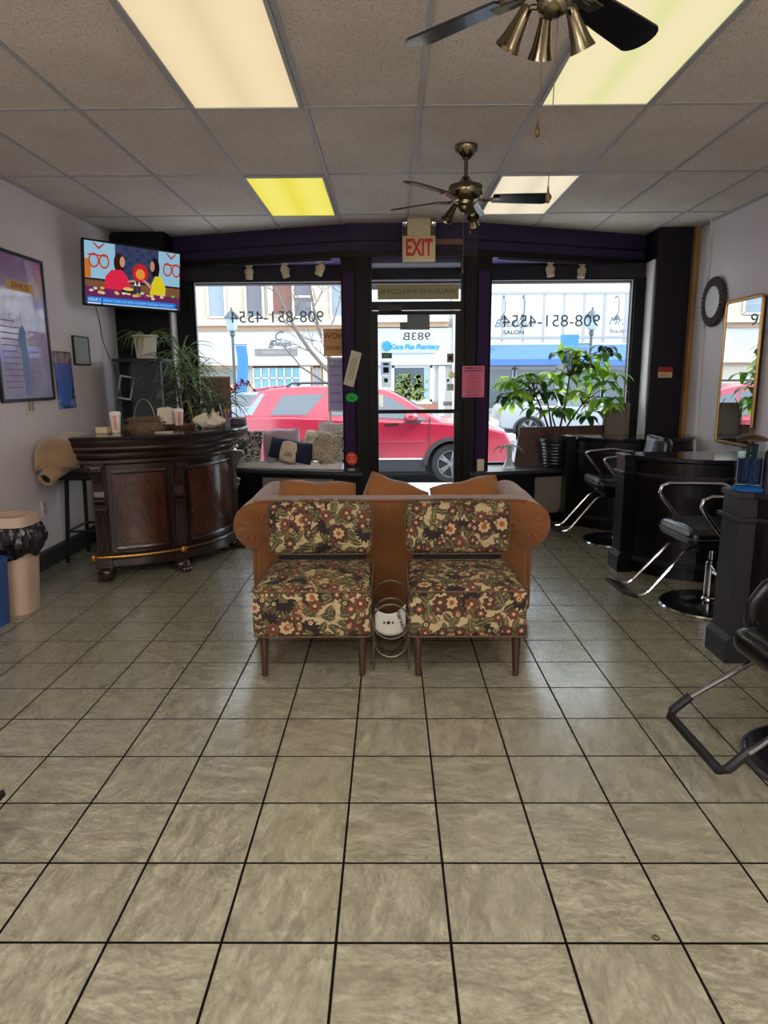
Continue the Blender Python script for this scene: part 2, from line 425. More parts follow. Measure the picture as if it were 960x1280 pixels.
def text(name, s, size, m, parent, loc, rot=(PI/2,0,0), align='CENTER', ext=0.001, shear=0.0, sx=1.0, bold=0.0, label=None):
    cu = bpy.data.curves.new(name, 'FONT'); cu.body = s; cu.size = size; cu.align_x = align; cu.align_y = 'CENTER'
    cu.extrude = ext; cu.shear = shear; cu.offset = bold; cu.resolution_u = 3
    t = bpy.data.objects.new(name+'_curve', cu); COL.objects.link(t)
    bpy.context.view_layer.update()
    me = bpy.data.meshes.new_from_object(t); bpy.data.objects.remove(t); bpy.data.curves.remove(cu)
    off = world_off(parent)
    Mx = Matrix.Translation(Vector(loc)-off) @ (rot.to_4x4() if isinstance(rot, Matrix) else (Matrix.Rotation(rot[2],4,'Z') @ Matrix.Rotation(rot[1],4,'Y') @ Matrix.Rotation(rot[0],4,'X'))) @ Matrix.Diagonal((sx,1,1,1))
    me.transform(Mx); me.materials.clear(); me.materials.append(m)
    o = bpy.data.objects.new(name, me); COL.objects.link(o); o.parent = parent
    if label: o['label'] = label
    return o
# ------------------------------------------------------------------ the room
XL, XR, YB, YG, H = -2.74, 3.0, -7.0, 7.35, 2.8898
M_floor = floor_mat(); M_ceil = ceil_mat()
M_wallL = wall_mat('wall_paint_lavender_grey', (218,208,210)); M_wallR = wall_mat('wall_paint_pale_grey', (220,213,217))
M_head = mat('header_purple_shaded', (42,30,66), 0.65, var=0.15, vscale=5)  # same purple paint as the soffit, darkened here for its backlit shade
M_soff = mat('soffit_purple_lit', (112,92,158), 0.7)  # header paint again, lightened for the daylight bounced up onto it
M_dark = mat('black_brown_paint', (11,10,13), 0.5, spec=.25, var=0.25, vscale=6)
M_panel = mat('pillar_purple_panel', (52,32,70), 0.5, spec=.3, var=0.2, vscale=7)
M_trimbr = mat('pillar_brown_trim', (26,20,20), 0.45, spec=.25, var=0.25, vscale=9)
M_black = mat('black_satin', (8,8,10), 0.4, spec=.2)
M_alu = mat('window_aluminium', (150,156,164), 0.35, metal=0.6)
M_chrome = mat('chrome', (186,186,190), 0.12, metal=1.0)
M_brass = mat('polished_brass', (128,118,94), 0.2, metal=1.0)
M_white = mat('white_plastic', (225,222,212), 0.45)
M_ivory = mat('ivory_plastic', (206,196,172), 0.5)
M_card = mat('card_paper', (205,198,178), 0.85)
M_tbar = mat('ceiling_grid_metal', (168,168,170), 0.5)

mb = MB(); mb.box(XL-.1, YB, -.06, XR+.1, 7.45, 0); struct(mb.build('floor', M_floor))
mb = MB(); mb.box(XL-.1, YB, H, XR+.1, 7.62, H+.06); struct(mb.build('ceiling', M_ceil))
mb = MB(); mb.box(XL-.1, YB, 0, XL, 7.6, H); struct(mb.build('wall_left', M_wallL))
mb = MB(); mb.box(XR, YB, 0, XR+.1, 7.6, H); struct(mb.build('wall_right', M_wallR))
mb = MB(); mb.box(XL, YB-.1, 0, XR, YB, H); struct(mb.build('wall_back', M_wallL))
# ceiling grid
CX, CY, DX, DY = 0.1687, 3.9841, 0.6096, 1.2235
mb = MB()
for i in range(-5, 6):
    x = CX+i*DX
    if XL < x < XR: mb.box(x-.012, YB, H-.006, x+.012, 7.5, H)
for j in range(-9, 4):
    y = CY+j*DY
    if YB < y < 7.5: mb.box(XL, y-.012, H-.0055, XR, y+.012, H)
mb.box(XL, YB, H-.02, XL+.02, 7.3, H); mb.box(XR-.02, YB, H-.02, XR, 7.3, H)
struct(mb.build('trim_1', M_tbar))
# baseboards
mb = MB(); mb.prism([(XL,0),(XL+.018,0),(XL+.018,.13),(XL+.008,.15),(XL,.15)], 'y', YB, 7.08)
M_base = mat('charcoal_baseboard', (44,44,44), 0.5, var=0.15, vscale=12)
struct(mb.build('baseboard_left', M_base))
mb = MB(); mb.prism([(XR,0),(XR-.018,0),(XR-.018,.13),(XR-.008,.15),(XR,.15)], 'y', YB, 7.0)
struct(mb.build('baseboard_right', M_base))

# front wall: bowed header, soffit, lintel
HL = [(-2.74,7.50),(-.36,6.78),(.84,6.78),(3.0,7.56)]
SOF = 2.60
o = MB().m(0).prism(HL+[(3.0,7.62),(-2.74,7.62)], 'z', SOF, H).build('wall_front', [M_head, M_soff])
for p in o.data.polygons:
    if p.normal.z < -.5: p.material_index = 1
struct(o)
mb = MB(); mb.box(XL,7.30,2.455,XR,7.45,SOF); struct(mb.build('trim_2', mat('lintel_dark', (26,22,36), 0.6), None))
# header mouldings along the bow
mb = MB()
for z0,z1,t in ((SOF-.012,SOF+.05,.016),(SOF+.13,SOF+.142,.008)):
    for (ax,ay),(bx,by) in zip(HL[:-1],HL[1:]):
        d = Vector((bx-ax,by-ay)).normalized(); n_ = Vector((d.y,-d.x))*t
        mb.prism([(ax,ay),(ax+n_.x,ay+n_.y),(bx+n_.x,by+n_.y),(bx,by)], 'z', z0, z1)
struct(mb.build('trim_3', M_trimbr))
# corner columns
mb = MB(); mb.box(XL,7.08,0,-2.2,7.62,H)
mb.m(1).box(-2.2,7.12,0,-2.185,7.40,2.6)  # pale side strip: window light on the column side put into its colour
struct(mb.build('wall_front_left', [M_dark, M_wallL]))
mb = MB(); mb.box(2.62,7.05,0,2.95,7.62,H).m(1).box(2.605,7.09,0,2.62,7.36,2.6)  # the pale strip stands for window light on this column's side
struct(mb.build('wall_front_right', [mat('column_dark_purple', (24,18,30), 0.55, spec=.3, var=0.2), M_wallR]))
mb = MB(); mb.box(-2.2,7.28,0,-2.03,7.45,2.46); mb.box(2.50,7.28,0,2.62,7.45,2.46)
struct(mb.build('trim_4', M_dark))
mb = MB(); mb.box(2.952,6.99,0,2.995,7.06,H); struct(mb.build('trim_5', wood_mat('oak_strip', (140,98,52), (168,124,72), 0.5, coat=0.1)))
mb = MB(); mb.box(2.975,6.74,.15,3.0,6.77,H); struct(mb.build('trim_6', M_wallR))

# shop windows
def window(name, x0, x1, z0, z1, y):
    r = MB(); f = .03
    for (a,b,c,d) in ((x0,x1,z0-f,z0),(x0,x1,z1,z1+f),(x0-f,x0,z0-f,z1+f),(x1,x1+f,z0-f,z1+f)): r.box(a,y-.03,c,b,y+.03,d)
    root = bpy.data.objects.new(name, None); COL.objects.link(root); root.location = ((x0+x1)/2,y,z0); root['kind'] = 'structure'
    r.build('window_frame', M_black, root)
    r2 = MB(); g_ = .008
    for (a,b,c,d) in ((x0,x1,z0,z0+g_),(x0,x1,z1-g_,z1),(x0,x0+g_,z0,z1),(x1-g_,x1,z0,z1)): r2.box(a,y-.035,c,b,y-.01,d)
    r2.build('glazing_bead', M_alu, root)
    MB().box(x0,y-.003,z0,x1,y+.003,z1).build('pane', GLASS, root)
    return root
ZS = .575
w1 = window('window_1', -2.0, -.47, ZS, 2.445, YG)
w2 = window('window_2', .93, 2.49, ZS, 2.445, YG)
M_vinyl = trl((120,130,137), .85)
FACE_OUT = (PI/2, 0, PI)
c1 = (at(280,398,YG)+at(413,396,YG))/2; c2 = (at(621,403,YG)+at(757,401,YG))/2
text('phone_lettering', '908-851-4554', .165, M_vinyl, w1, (c1.x, YG-.006, c1.z), FACE_OUT, sx=1.05)
text('phone_lettering', '908-851-4554', .172, M_vinyl, w2, (c2.x, YG-.006, c2.z), FACE_OUT, sx=1.05)
# entry recess: side panes, soffit over the step
for nm, x in (('window_3', -.44), ('window_4', .90)):
    root = bpy.data.objects.new(nm, None); COL.objects.link(root); root.location = (x,7.1,0); root['kind'] = 'structure'
    m_ = MB(); m_.box(x-.02,6.93,0,x+.02,7.38,.56); m_.box(x-.02,6.93,2.45,x+.02,7.38,2.6); m_.box(x-.025,7.31,0,x+.025,7.40,2.6)
    m_.build('window_frame', M_dark, root)
    MB().box(x-.003,6.95,.56,x+.003,7.31,2.45).build('pane', GLASS, root)
# pillars beside the door
def pillar(name, xa, xb, xd, ya, yd, purple_first):
    # xa..xb purple panel (splayed), xb..xd dark plain part towards the door
    m_ = MB(); s = 1 if xd > xa else -1
    def q(x0,y0,x1,y1,z0,z1,t,mi):
        d = Vector((x1-x0,y1-y0)); d.normalize(); n_ = Vector((d.y,-d.x))*t*s
        m_.m(mi).prism([(x0,y0),(x0-n_.x*-1,y0+n_.y),(x1+n_.x,y1+n_.y),(x1,y1)], 'z', z0, z1)
    m_.m(0).prism([(xa,ya),(xb,yd),(xd,yd),(xd,6.93),(xa,6.93)] if s > 0 else [(xa,ya),(xa,6.93),(xd,6.93),(xd,yd),(xb,yd)], 'z', 0, SOF)
    # purple recessed panel face with brown stiles
    f = lambda t: (xa+(xb-xa)*t, ya+(yd-ya)*t)
    for t0,t1,th,mi in ((0,.10,.012,2),(.10,.90,.004,1),(.90,1.0,.014,2)):
        a,b = f(t0),f(t1); q(a[0],a[1],b[0],b[1],.0,2.46,th,mi)
    a,b = f(0),f(1); q(a[0],a[1],b[0],b[1],2.46,2.49,.02,2); q(a[0],a[1],b[0],b[1],2.49,2.59,.008,2); q(a[0],a[1],b[0],b[1],2.575,2.6,.022,2)
    # flutes on the dark part
    n = 4; w_ = (xd-xb)
    for i in range(n):
        x0 = xb+w_*(.06+.24*i); x1 = xb+w_*(.06+.24*i+.12); m_.m(0).box(x0,yd-.010,0,x1,yd,2.58)
    return struct(m_.build(name, [M_dark, M_panel, M_trimbr], None))
pillar('wall_door_left', -.455, -.32, -.20, 6.825, 6.775, True)
pillar('wall_door_right', .975, .83, .725, 6.825, 6.775, True)
mb = MB(); mb.box(-.45,6.95,SOF-.04,.91,7.34,SOF-.005); struct(mb.build('trim_7', mat('entry_soffit', (92,92,104), .7)))

# door
YD = 6.85
door = bpy.data.objects.new('door_1', None); COL.objects.link(door); door.location = (.26,YD,0); door['kind'] = 'structure'
m_ = MB(); m_.box(-.20,YD-.03,0,-.165,YD+.06,SOF); m_.box(.69,YD-.03,0,.725,YD+.06,SOF); m_.box(-.165,YD-.03,2.635,.69,YD+.06,SOF)
m_.box(-.165,YD-.035,2.115,.69,YD+.06,2.19); m_.build('door_frame', M_black, door)
MB().box(-.165,YD-.003,2.19,.69,YD+.003,2.635).build('transom_pane', GLASS, door)
m_ = MB(); m_.box(-.165,YD-.02,.02,-.11,YD+.03,2.105); m_.box(.64,YD-.02,.02,.69,YD+.03,2.105)
m_.box(-.11,YD-.02,.02,.64,YD+.03,.24); m_.box(-.11,YD-.02,2.07,.64,YD+.03,2.105); m_.box(-.11,YD-.025,1.128,.64,YD+.03,1.165)
m_.build('door_leaf', M_black, door)
for a,b in ((.24,1.128),(1.165,2.07)): MB().box(-.11,YD-.003,a,.64,YD+.003,b).build('pane', GLASS, door)
m_ = MB(); m_.box(-.10,YD-.07,2.10,.12,YD-.03,2.155); m_.tube([(.02,YD-.06,2.10),(.16,YD-.13,2.085),(.20,YD-.06,2.095)], .008, 6); m_.build('door_closer', mat('closer_dark_metal', (38,34,36), .35, metal=.7), door)
m_ = MB(); m_.box(.632,YD-.05,.98,.672,YD-.02,1.14); m_.lathe([(.001,0),(.017,0),(.017,.02),(.001,.02)], (.665,YD-.022,.90), 14, Matrix.Rotation(PI/2,4,'X'))
m_.build('door_lock', mat('lock_black', (22,22,26), .3, metal=.5), door)
text('door_number', '983B', .105, trl((110,130,116), .6), door, ((at(521,421,YD)).x, YD-.006, at(521,421,YD).z), FACE_OUT, sx=1.25)
# walk-ins banner in the transom
a, b = at(472,358,YD), at(573,377,YD)
ban = MB().box(a.x,YD-.03,b.z+.02,b.x,YD-.022,a.z+.01).build('hanging_banner', mat('banner_tan', (150,146,112), .8))
tag(ban, "tan WALK-INS WELCOME banner standing in the transom pane above the shop door", 'banner')
text('lettering', "WALK-INS WELCOME", .062, mat('banner_lettering', (88,92,72), .8), ban, ((a.x+b.x)/2,YD-.031,(a.z+b.z)/2+.02), (PI/2,0,PI), sx=1.22)
bpy.data.objects[ban.name].children[0].data.transform(Matrix())
# stickers on the door glass
def plate(name, label, cat, x0,y0,x1,y1, Y, m, t=.004, group=None, rot=0.0):
    a, b = at(x0,y0,Y), at(x1,y1,Y); c = (a+b)/2
    mb = MB(); mb.rb((c.x,Y,c.z), (abs(b.x-a.x),t,abs(a.z-b.z)), ry=rot)
    return tag(mb.build(name, m), label, cat, group)
def stroke(par, name, x0,y0,x1,y1, Y, m, t=.002):
    a, b = at(x0,y0,Y), at(x1,y1,Y); return MB().box(a.x,Y-t,b.z,b.x,Y,a.z).build(name, m, par)
YS = YD-.006
s = plate('door_card', 'stepped dark grey card taped at the top of the door glass','card',509,393,537,412,YS,trl((139,139,136)))
stroke(s,'card_tab',500,403,509,412,YS,trl((128,128,125)))
s = plate('sticker', 'small dark green and grey sticker high on the left side of the door glass','sticker',477,441,490,448,YS,trl((109,128,114)))
stroke(s,'sticker_mark',479,443,487,446,YS-.002,trl((241,252,231)))
s = plate('sticker', 'tall grey sticker with a dark round badge on the left side of the door glass','sticker',476,452,489,469,YS,trl((217,225,236)))
stroke(s,'sticker_badge',479,459,486,466,YS-.002,trl((55,60,74))); stroke(s,'sticker_band',479,454,486,456.5,YS-.002,trl((69,74,87)))
s = plate('sticker', 'pale sticker with a teal mark just below the tall grey door sticker','sticker',477,470,489,484,YS,trl((228,236,236)))
stroke(s,'sticker_mark',480,473,485,478,YS-.002,trl((69,144,163)))
s = plate('sticker', 'plain white sticker low on the left of the upper door pane','sticker',473,493,479,509,YS,trl((252,252,244)))
s = plate('sticker', 'square brown and red sticker high on the right of the door glass','sticker',559,442,567,453,YS,trl((158,144,133)))
stroke(s,'sticker_mark',561,445,565,450,YS-.002,trl((96,60,55)))
c = at(564.5,469,YS); tag(MB().lathe([(.001,0),(.033,0),(.033,.003),(.001,.003)],c,20,Matrix.Rotation(PI/2,4,'X')).build('sticker',trl((217,214,179))),'round tan sticker on the right side of the door glass','sticker')
c = at(560,475.5,YS); tag(MB().lathe([(.001,0),(.014,0),(.014,.003),(.001,.003)],c,14,Matrix.Rotation(PI/2,4,'X')).build('sticker',trl((93,98,128))),'tiny round navy sticker below the tan round one on the door','sticker')
plate('sticker','small grey sticker under the two round stickers on the door','sticker',559,480,567,488,YS,trl((171,174,166)))
plate('sticker','low wide grey sticker just above the door bar at the right','sticker',554,502,565,507,YS,trl((182,182,182)))

# benches under the windows
M_bench = mat('bench_black_brown', (16,14,17), .45, spec=.3, var=.25, vscale=5)
BL = [(-.27,6.75),(-.50,6.81),(-1.48,7.04),(-2.185,7.22)]; BR = [(.80,6.70),(1.05,6.76),(1.85,7.02),(2.60,7.22)]
def bench(name, L, x_end, label):
    root = thing(name, label, 'bench', (L[1][0],7.1,0))
    back = [(L[-1][0],7.275),(L[0][0],7.275)]
    # keep clear of the pillars: body only in front of the window line
    m_ = MB(); m_.prism([L[0],L[1],L[2],L[3]]+[(L[3][0],7.275),(x_end,7.275),(x_end,6.94) if False else (x_end,6.90),(L[0][0],6.765 if L[0][0]<0 else 6.76)], 'z', 0.0, .52)
    m_.build('bench_body', M_bench, root, bevel=.004)
    def push(p,k=.03): return (p[0], p[1]-k)
    m_ = MB(); m_.prism([push(L[0],.02),push(L[1]),push(L[2]),push(L[3]),(L[3][0],7.275),(x_end,7.275),(x_end,6.90),(L[0][0],6.765 if L[0][0]<0 else 6.76)], 'z', .52, .558)
    m_.build('bench_top', mat(name+'_top', (58,56,64), .28, coat=.3), root, bevel=.006)
    return root
bl = bench('window_bench', BL, -.50, 'dark built-in bench under the left shop window holding a grey seat cushion')
br = bench('window_bench', BR, .95, 'dark built-in bench under the right shop window holding the leafy potted plant')
M_perf = perf_mat()
def on_line(mb, P, Q, t0, t1, z0, z1, th, off=0.0):
    d = Vector((Q[0]-P[0],Q[1]-P[1])); n_ = Vector((d.y,-d.x)).normalized()
    if n_.y > 0: n_ = -n_
    a = Vector(P)+d*t0+n_*off; b = Vector(P)+d*t1+n_*off
    mb.prism([(a.x,a.y),(b.x,b.y),(b.x+n_.x*th,b.y+n_.y*th),(a.x+n_.x*th,a.y+n_.y*th)], 'z', z0, z1)
for root, P, Q, t0, t1 in ((bl,BL[1],BL[2],.06,.83),(br,BR[1],BR[2],.52,.985)):
    m_ = MB(); on_line(m_,P,Q,t0,t1,.10,.475,.006,.001); m_.build('vent_grille', M_perf, root)
    m_ = MB()
    for a_,b_,c_,d_ in ((t0-.02,t1+.02,.08,.10),(t0-.02,t1+.02,.475,.49),(t0-.02,t0,.08,.49),(t1,t1+.02,.08,.49)): on_line(m_,P,Q,a_,b_,c_,d_,.01,.001)
    m_.build('grille_frame', M_dark, root)

# ceiling lights
def light_mat(name, c, s, c2=None):
    m = bpy.data.materials.new(name); m.use_nodes = True; nt = m.node_tree; nt.nodes.clear(); g = G(nt)
    e = nt.nodes.new('ShaderNodeEmission'); o_ = nt.nodes.new('ShaderNodeOutputMaterial')
    p = g.sep(obj_pos(g)); band = g.m('ABSOLUTE', g.m('SINE', g.m('MULTIPLY', p[0], 10.3)))
    l1 = lin(c); l2 = (*[v*.78 for v in l1[:3]],1) if c2 is None else lin(c2)
    f = g.m('ADD', g.m('MULTIPLY', band, .7), g.m('MULTIPLY', g.noise(obj_pos(g), 2.5), .3))
    g._in(e, 0, g.mix(f, l2, l1)); e.inputs[1].default_value = s
    nt.links.new(e.outputs[0], o_.inputs[0]); return m
def ceiling_light(i, j, label, m, group=None):
    x0 = CX+i*DX; y1 = CY+j*DY
    r = thing('ceiling_light', label, 'ceiling light', (x0+DX/2, y1-DY/2, H-.02), group)
    a = .014; m_ = MB(); z0, z1 = H-.018, H-.001
    for (xa,ya,xb,yb) in ((x0+a,y1-DY+a,x0+DX-a,y1-DY+a+.018),(x0+a,y1-a-.018,x0+DX-a,y1-a),(x0+a,y1-DY+a+.018,x0+a+.018,y1-a-.018),(x0+DX-a-.018,y1-DY+a+.018,x0+DX-a,y1-a-.018)): m_.box(xa,ya,z0,xb,yb,z1)
    m_.build('light_frame', M_tbar, r)
    MB().box(x0+a+.018,y1-DY+a+.018,H-.012,x0+DX-a-.018,y1-a-.018,H-.004).build('diffuser', m, r)
    return r
LM1 = light_mat('diffuser_warm', (255,232,188), .93, (236,214,172)); LM2 = light_mat('diffuser_cream', (255,236,196), .96, (228,230,160))
LM3 = light_mat('diffuser_yellow', (248,238,120), .98, (236,220,70)); LM4 = light_mat('diffuser_pale', (255,240,210), .97)
ceiling_light(-2, 0, 'long warm ceiling light panel over the room at the top left', LM1)
ceiling_light(1, 0, 'long greenish cream ceiling light panel half behind the near fan blade', LM2)
ceiling_light(-2, 2, 'yellow tinted ceiling light panel close to the shop front', LM3)
ceiling_light(1, 2, 'pale ceiling light panel beyond the far ceiling fan blade', LM4)
LMB = light_mat('diffuser_fill', (255,251,247), BRIGHT)  # added fill: unseen panels that brighten the room
for i in (-3,2,-1):
    for j in (-2,-4,-6): ceiling_light(i, j, 'added fill light panel, unseen, in the ceiling of the rear half of the salon', LMB, 'added fill panels behind the camera')
ALB = .42
# ------------------------------------------------------------------ the street
M_walk = mat('concrete_pavement', (255,255,255), .9, var=.0, vscale=2, bump=.1)
M_road = mat('asphalt', (128,130,136), .9, var=.15, vscale=3, bump=.2, bscale=30)
struct(MB().box(-30,7.45,-.4,30,11.25,-.25).build('sidewalk', M_walk))
struct(MB().box(XL-.1,7.45,-.25,XR+.1,7.62,-.001).build('threshold', M_walk))
struct(MB().box(-30,11.25,-.46,30,11.42,-.26).build('kerb', M_walk))
struct(MB().box(-30,11.42,-.5,30,24.5,-.42).build('road', M_road))
struct(MB().box(-30,24.5,-.5,30,30.2,-.36).build('sidewalk_far', M_walk))
YF = 30.0
M_crm = mat('stucco_cream', (238,228,208), .85, var=.05, vscale=.8); M_wht = mat('stucco_white', (244,244,242), .8)
M_tan = mat('stone_tan', (214,180,146), .85); M_gls = mat('shop_glass_pale', (150,170,186), .12, spec=.8)
M_dgl = mat('upper_glass_dark', (96,98,110), .15, spec=.8); M_brick = mat('brick_dull_red', (150,104,92), .9, var=.2, vscale=20)
M_aqua = mat('aqua_shop_glass', (140,206,222), .25)
def fr(root, name, x0,y0,x1,y1, m, dy=0.0, t=.08, bottom=None):
    a, b = at(x0,y0,YF), at(x1,y1,YF); zb = b.z if bottom is None else bottom
    return MB().box(a.x,YF-dy-t,zb,b.x,YF-dy,a.z).build(name, m, root)
def win(root, x0,y0,x1,y1, m, fm, rows=2, cols=1, dy=.0, fw=.09):
    a, b = at(x0,y0,YF), at(x1,y1,YF); mb = MB()
    mb.box(a.x,YF-dy-.06,b.z,b.x,YF-dy-.02,a.z); w = mb.build('facade_window', m, root)
    mb = MB(); y0_, y1_ = YF-dy-.12, YF-dy-.05
    for i in range(cols+1):
        x = a.x+(b.x-a.x)*i/cols; mb.box(x-fw/2,y0_,b.z,x+fw/2,y1_,a.z)
    for j in range(rows+1):
        z = b.z+(a.z-b.z)*j/rows; mb.box(a.x,y0_,z-fw/2,b.x,y1_,z+fw/2)
    mb.build('window_sash', fm, w); return w
# building A
pA0, pA1 = at(40,500,YF).x, at(452,500,YF).x
bA = thing('shop_building', 'cream building across the street with a white fascia and a script shop sign', 'building', ((pA0+pA1)/2,YF,-.4))
MB().box(pA0,YF,-.4,pA1,YF+6,11).build('facade_wall', M_crm, bA)
fr(bA,'fascia',130,413,452,456,M_wht,0,.25)
fr(bA,'cornice',60,402,452,407,M_crm,0,.5); fr(bA,'cornice_band',60,407,452,413,M_tan,0,.35)
fr(bA,'fascia',60,456,452,459,M_tan,0,.12)
win(bA,256,300,283,397,M_gls,M_crm,2,1); win(bA,190,300,222,397,M_gls,M_crm,2,1)
win(bA,304,300,330,397,M_dgl,M_crm,2,1); win(bA,366,345,391,397,M_dgl,M_crm,2,1)
fr(bA,'brick_panel',332,300,364,392,M_brick,0,.07); fr(bA,'upper_pier',334,346,342,392,M_wht,.0,.1)
win(bA,366,300,391,344,M_gls,M_crm,1,1)
win(bA,412,300,438,397,M_gls,M_crm,2,1)
win(bA,317,459,376,500,M_aqua,M_wht,3,6,fw=.06); win(bA,392,459,402,510,M_gls,M_tan,1,1)
fr(bA,'shop_door',296,458,303,525,M_tan,0,.06); fr(bA,'storefront_dark_panel',246,462,292,480,pm((150,146,142)),0,.05)
fr(bA,'storefront_pier',303,458,311,520,M_wht,0,.14); fr(bA,'storefront_pier',376,458,390,520,M_wht,0,.14); fr(bA,'storefront_pier',404,458,412,520,M_wht,0,.14)
fr(bA,'lower_wall',246,500,452,520,M_crm,0,.1)
ink = pm((92,112,118)); FOUT = (PI/2,0,0)
def ftext(root, s, x, y, hpx, m, **k):
    p = at(x,y,YF); return text('sign_lettering', s, hpx*.0362/.7, m, root, (p.x,YF-k.pop('dy',.27),p.z), FOUT, **k)
ftext(bA,'C',348,421,10,ink,shear=.35); ftext(bA,'E',339,431,9,ink,shear=.4); ftext(bA,'Design',352,430,6,ink,shear=.35,bold=.004)
fr(bA,'sign_plate',320,436.5,373,445,pm((150,148,150)),.25,.03)
ftext(bA,'BARBER SHOP',346,441,3.4,pm((214,210,206)),dy=.29)
fr(bA,'wall_mark',307,450,310,453,pm((150,110,110)),.25,.03)
# building B
pB1 = at(600,500,YF).x
bB = thing('pharmacy_building', 'pale pharmacy building across the street seen through the shop door', 'building', ((pA1+pB1)/2,YF,-.4))
MB().box(pA1,YF,-.4,pB1,YF+6,11).build('facade_wall', M_wht, bB)
fr(bB,'cornice',452,398,560,403,M_wht,0,.4); fr(bB,'cornice_band',452,403,560,409,M_tan,0,.3)
fr(bB,'fascia',452,411,564,456,mat('fascia_bluish', (226,230,240),.8),0,.25)
fr(bB,'stone_pier',566,330,592,530,M_crm,0,.3)
fr(bB,'sign_board',478,426,544,441.5,pm((206,226,240)),.25,.06)
cy = emis_c = pm((30,160,205),.5)
ftext(bB,'Care Plus Pharmacy',518.5,434,5.4,cy,dy=.37,bold=.012,sx=.90,shear=.15)
p = at(483.5,433,YF); m_ = MB()
for k in range(4): m_.rb((p.x,YF-.33-.006*k,p.z),(.42,.03,.11),ry=k*PI/4)
m_.build('sign_emblem', cy, bB)
win(bB,490,457,540,502,mat('pharmacy_glass',(104,122,136),.15),M_wht,1,1,fw=.2)
fr(bB,'window_curtain',530,459,539,500,pm((190,216,222)),.07,.02)
fr(bB,'brick_sill',490,503,546,512,mat('brick_orange',(196,140,112),.9),0,.1)
fr(bB,'shop_door',548,457,556,520,M_wht,0,.12)
fl = MB(); rnd = random.Random(3)
for k in range(150):
    x = rnd.choice([rnd.gauss(506,4.5), rnd.gauss(522,3), rnd.gauss(514,9)]); y = rnd.uniform(468,500)
    p = at(x,y,YF); a = rnd.uniform(0,PI)
    fl.rb((p.x,YF-.16,p.z),(.16,.02,.07),ry=a)
o = fl.build('window_planting', mat('window_foliage',(146,164,84),.8,var=.35,vscale=3), bB)
# building C
pC1 = at(930,500,YF).x
bC = thing('salon_building', 'white panelled building across the street with blue awnings and painted salon names', 'building', ((pC1+pB1)/2,YF,-.4))
MB().box(pB1,YF,-.4,pC1,YF+6,9).build('facade_wall', M_crm, bC)
fr(bC,'fascia',602,358,900,430,M_wht,0,.22)
m_ = MB()
for x in (602,627,653,678,703,728,753,780,806,832,858):
    a, b = at(x,368,YF), at(x+1,428,YF); m_.box(a.x,YF-.24,b.z,b.x-.015,YF-.22,a.z)
a, b = at(600,366,YF), at(900,367,YF); m_.box(a.x,YF-.25,b.z,b.x,YF-.22,a.z)
a, b = at(600,421,YF), at(900,422,YF); m_.box(a.x,YF-.25,b.z,b.x,YF-.22,a.z)
m_.build('panel_joints', pm((186,190,194)), bC)
ftext(bC,'Boutique',641,405,9,pm((112,140,154)),dy=.24,shear=.45); ftext(bC,'SALON',641,416,4.4,pm((84,104,120)),dy=.24,sx=1.2,bold=.006)
ftext(bC,'Mr. Big',778,402,9,pm((112,140,154)),dy=.24,shear=.35); ftext(bC,'Beauty Salon',778,414,4.6,pm((112,130,140)),dy=.24)
for x in (628,652,767):
    p = at(x,373,YF); m_ = MB(); m_.tube([(p.x,YF-.22,p.z),(p.x,YF-.5,p.z+.05),(p.x,YF-.75,p.z-.15),(p.x,YF-.8,p.z-.55),(p.x-.06,YF-.8,p.z-.75)],.02,6); m_.lathe([(.14,-.12),(.1,0),(.03,.1)],(p.x-.06,YF-.8,p.z-.8),10); m_.build('gooseneck_lamp', pm((96,110,120)), bC)
M_blue = mat('awning_blue',(84,132,206),.8,var=.06,vscale=2)
for (x0,x1) in ((602,694),(706,900)):
    a, b = at(x0,431,YF), at(x1,457,YF)
    m_ = MB(); m_.prism([(YF-.2,a.z),(YF-1.3,b.z+.25),(YF-1.3,b.z),(YF-.2,b.z)],'x',a.x,b.x); m_.build('awning', M_blue, bC)
for (x0,x1) in ((604,640),(644,694),(708,750),(754,800),(804,850)): win(bC,x0,460,x1,512,mat('salon_glass',(116,128,140),.15),pm((196,206,214)),1,1,fw=.14)
# the upper canopy visible through the transom comes from the awning of our own shop front
aw = MB(); aw.prism([(7.46,2.93),(7.46,2.62),(8.15,2.46),(8.15,2.50),(7.6,2.93)],'x',-.5,.95)
aw = aw.build('entrance_canopy', mat('canopy_slate',(72,80,96),.7)); tag(aw,'slate grey canopy over the outside of the shop door','canopy')
struct(MB().box(-3.2,7.62,2.46,3.4,7.75,3.6).build('wall_outside', mat('outside_fascia',(120,116,120),.8)))

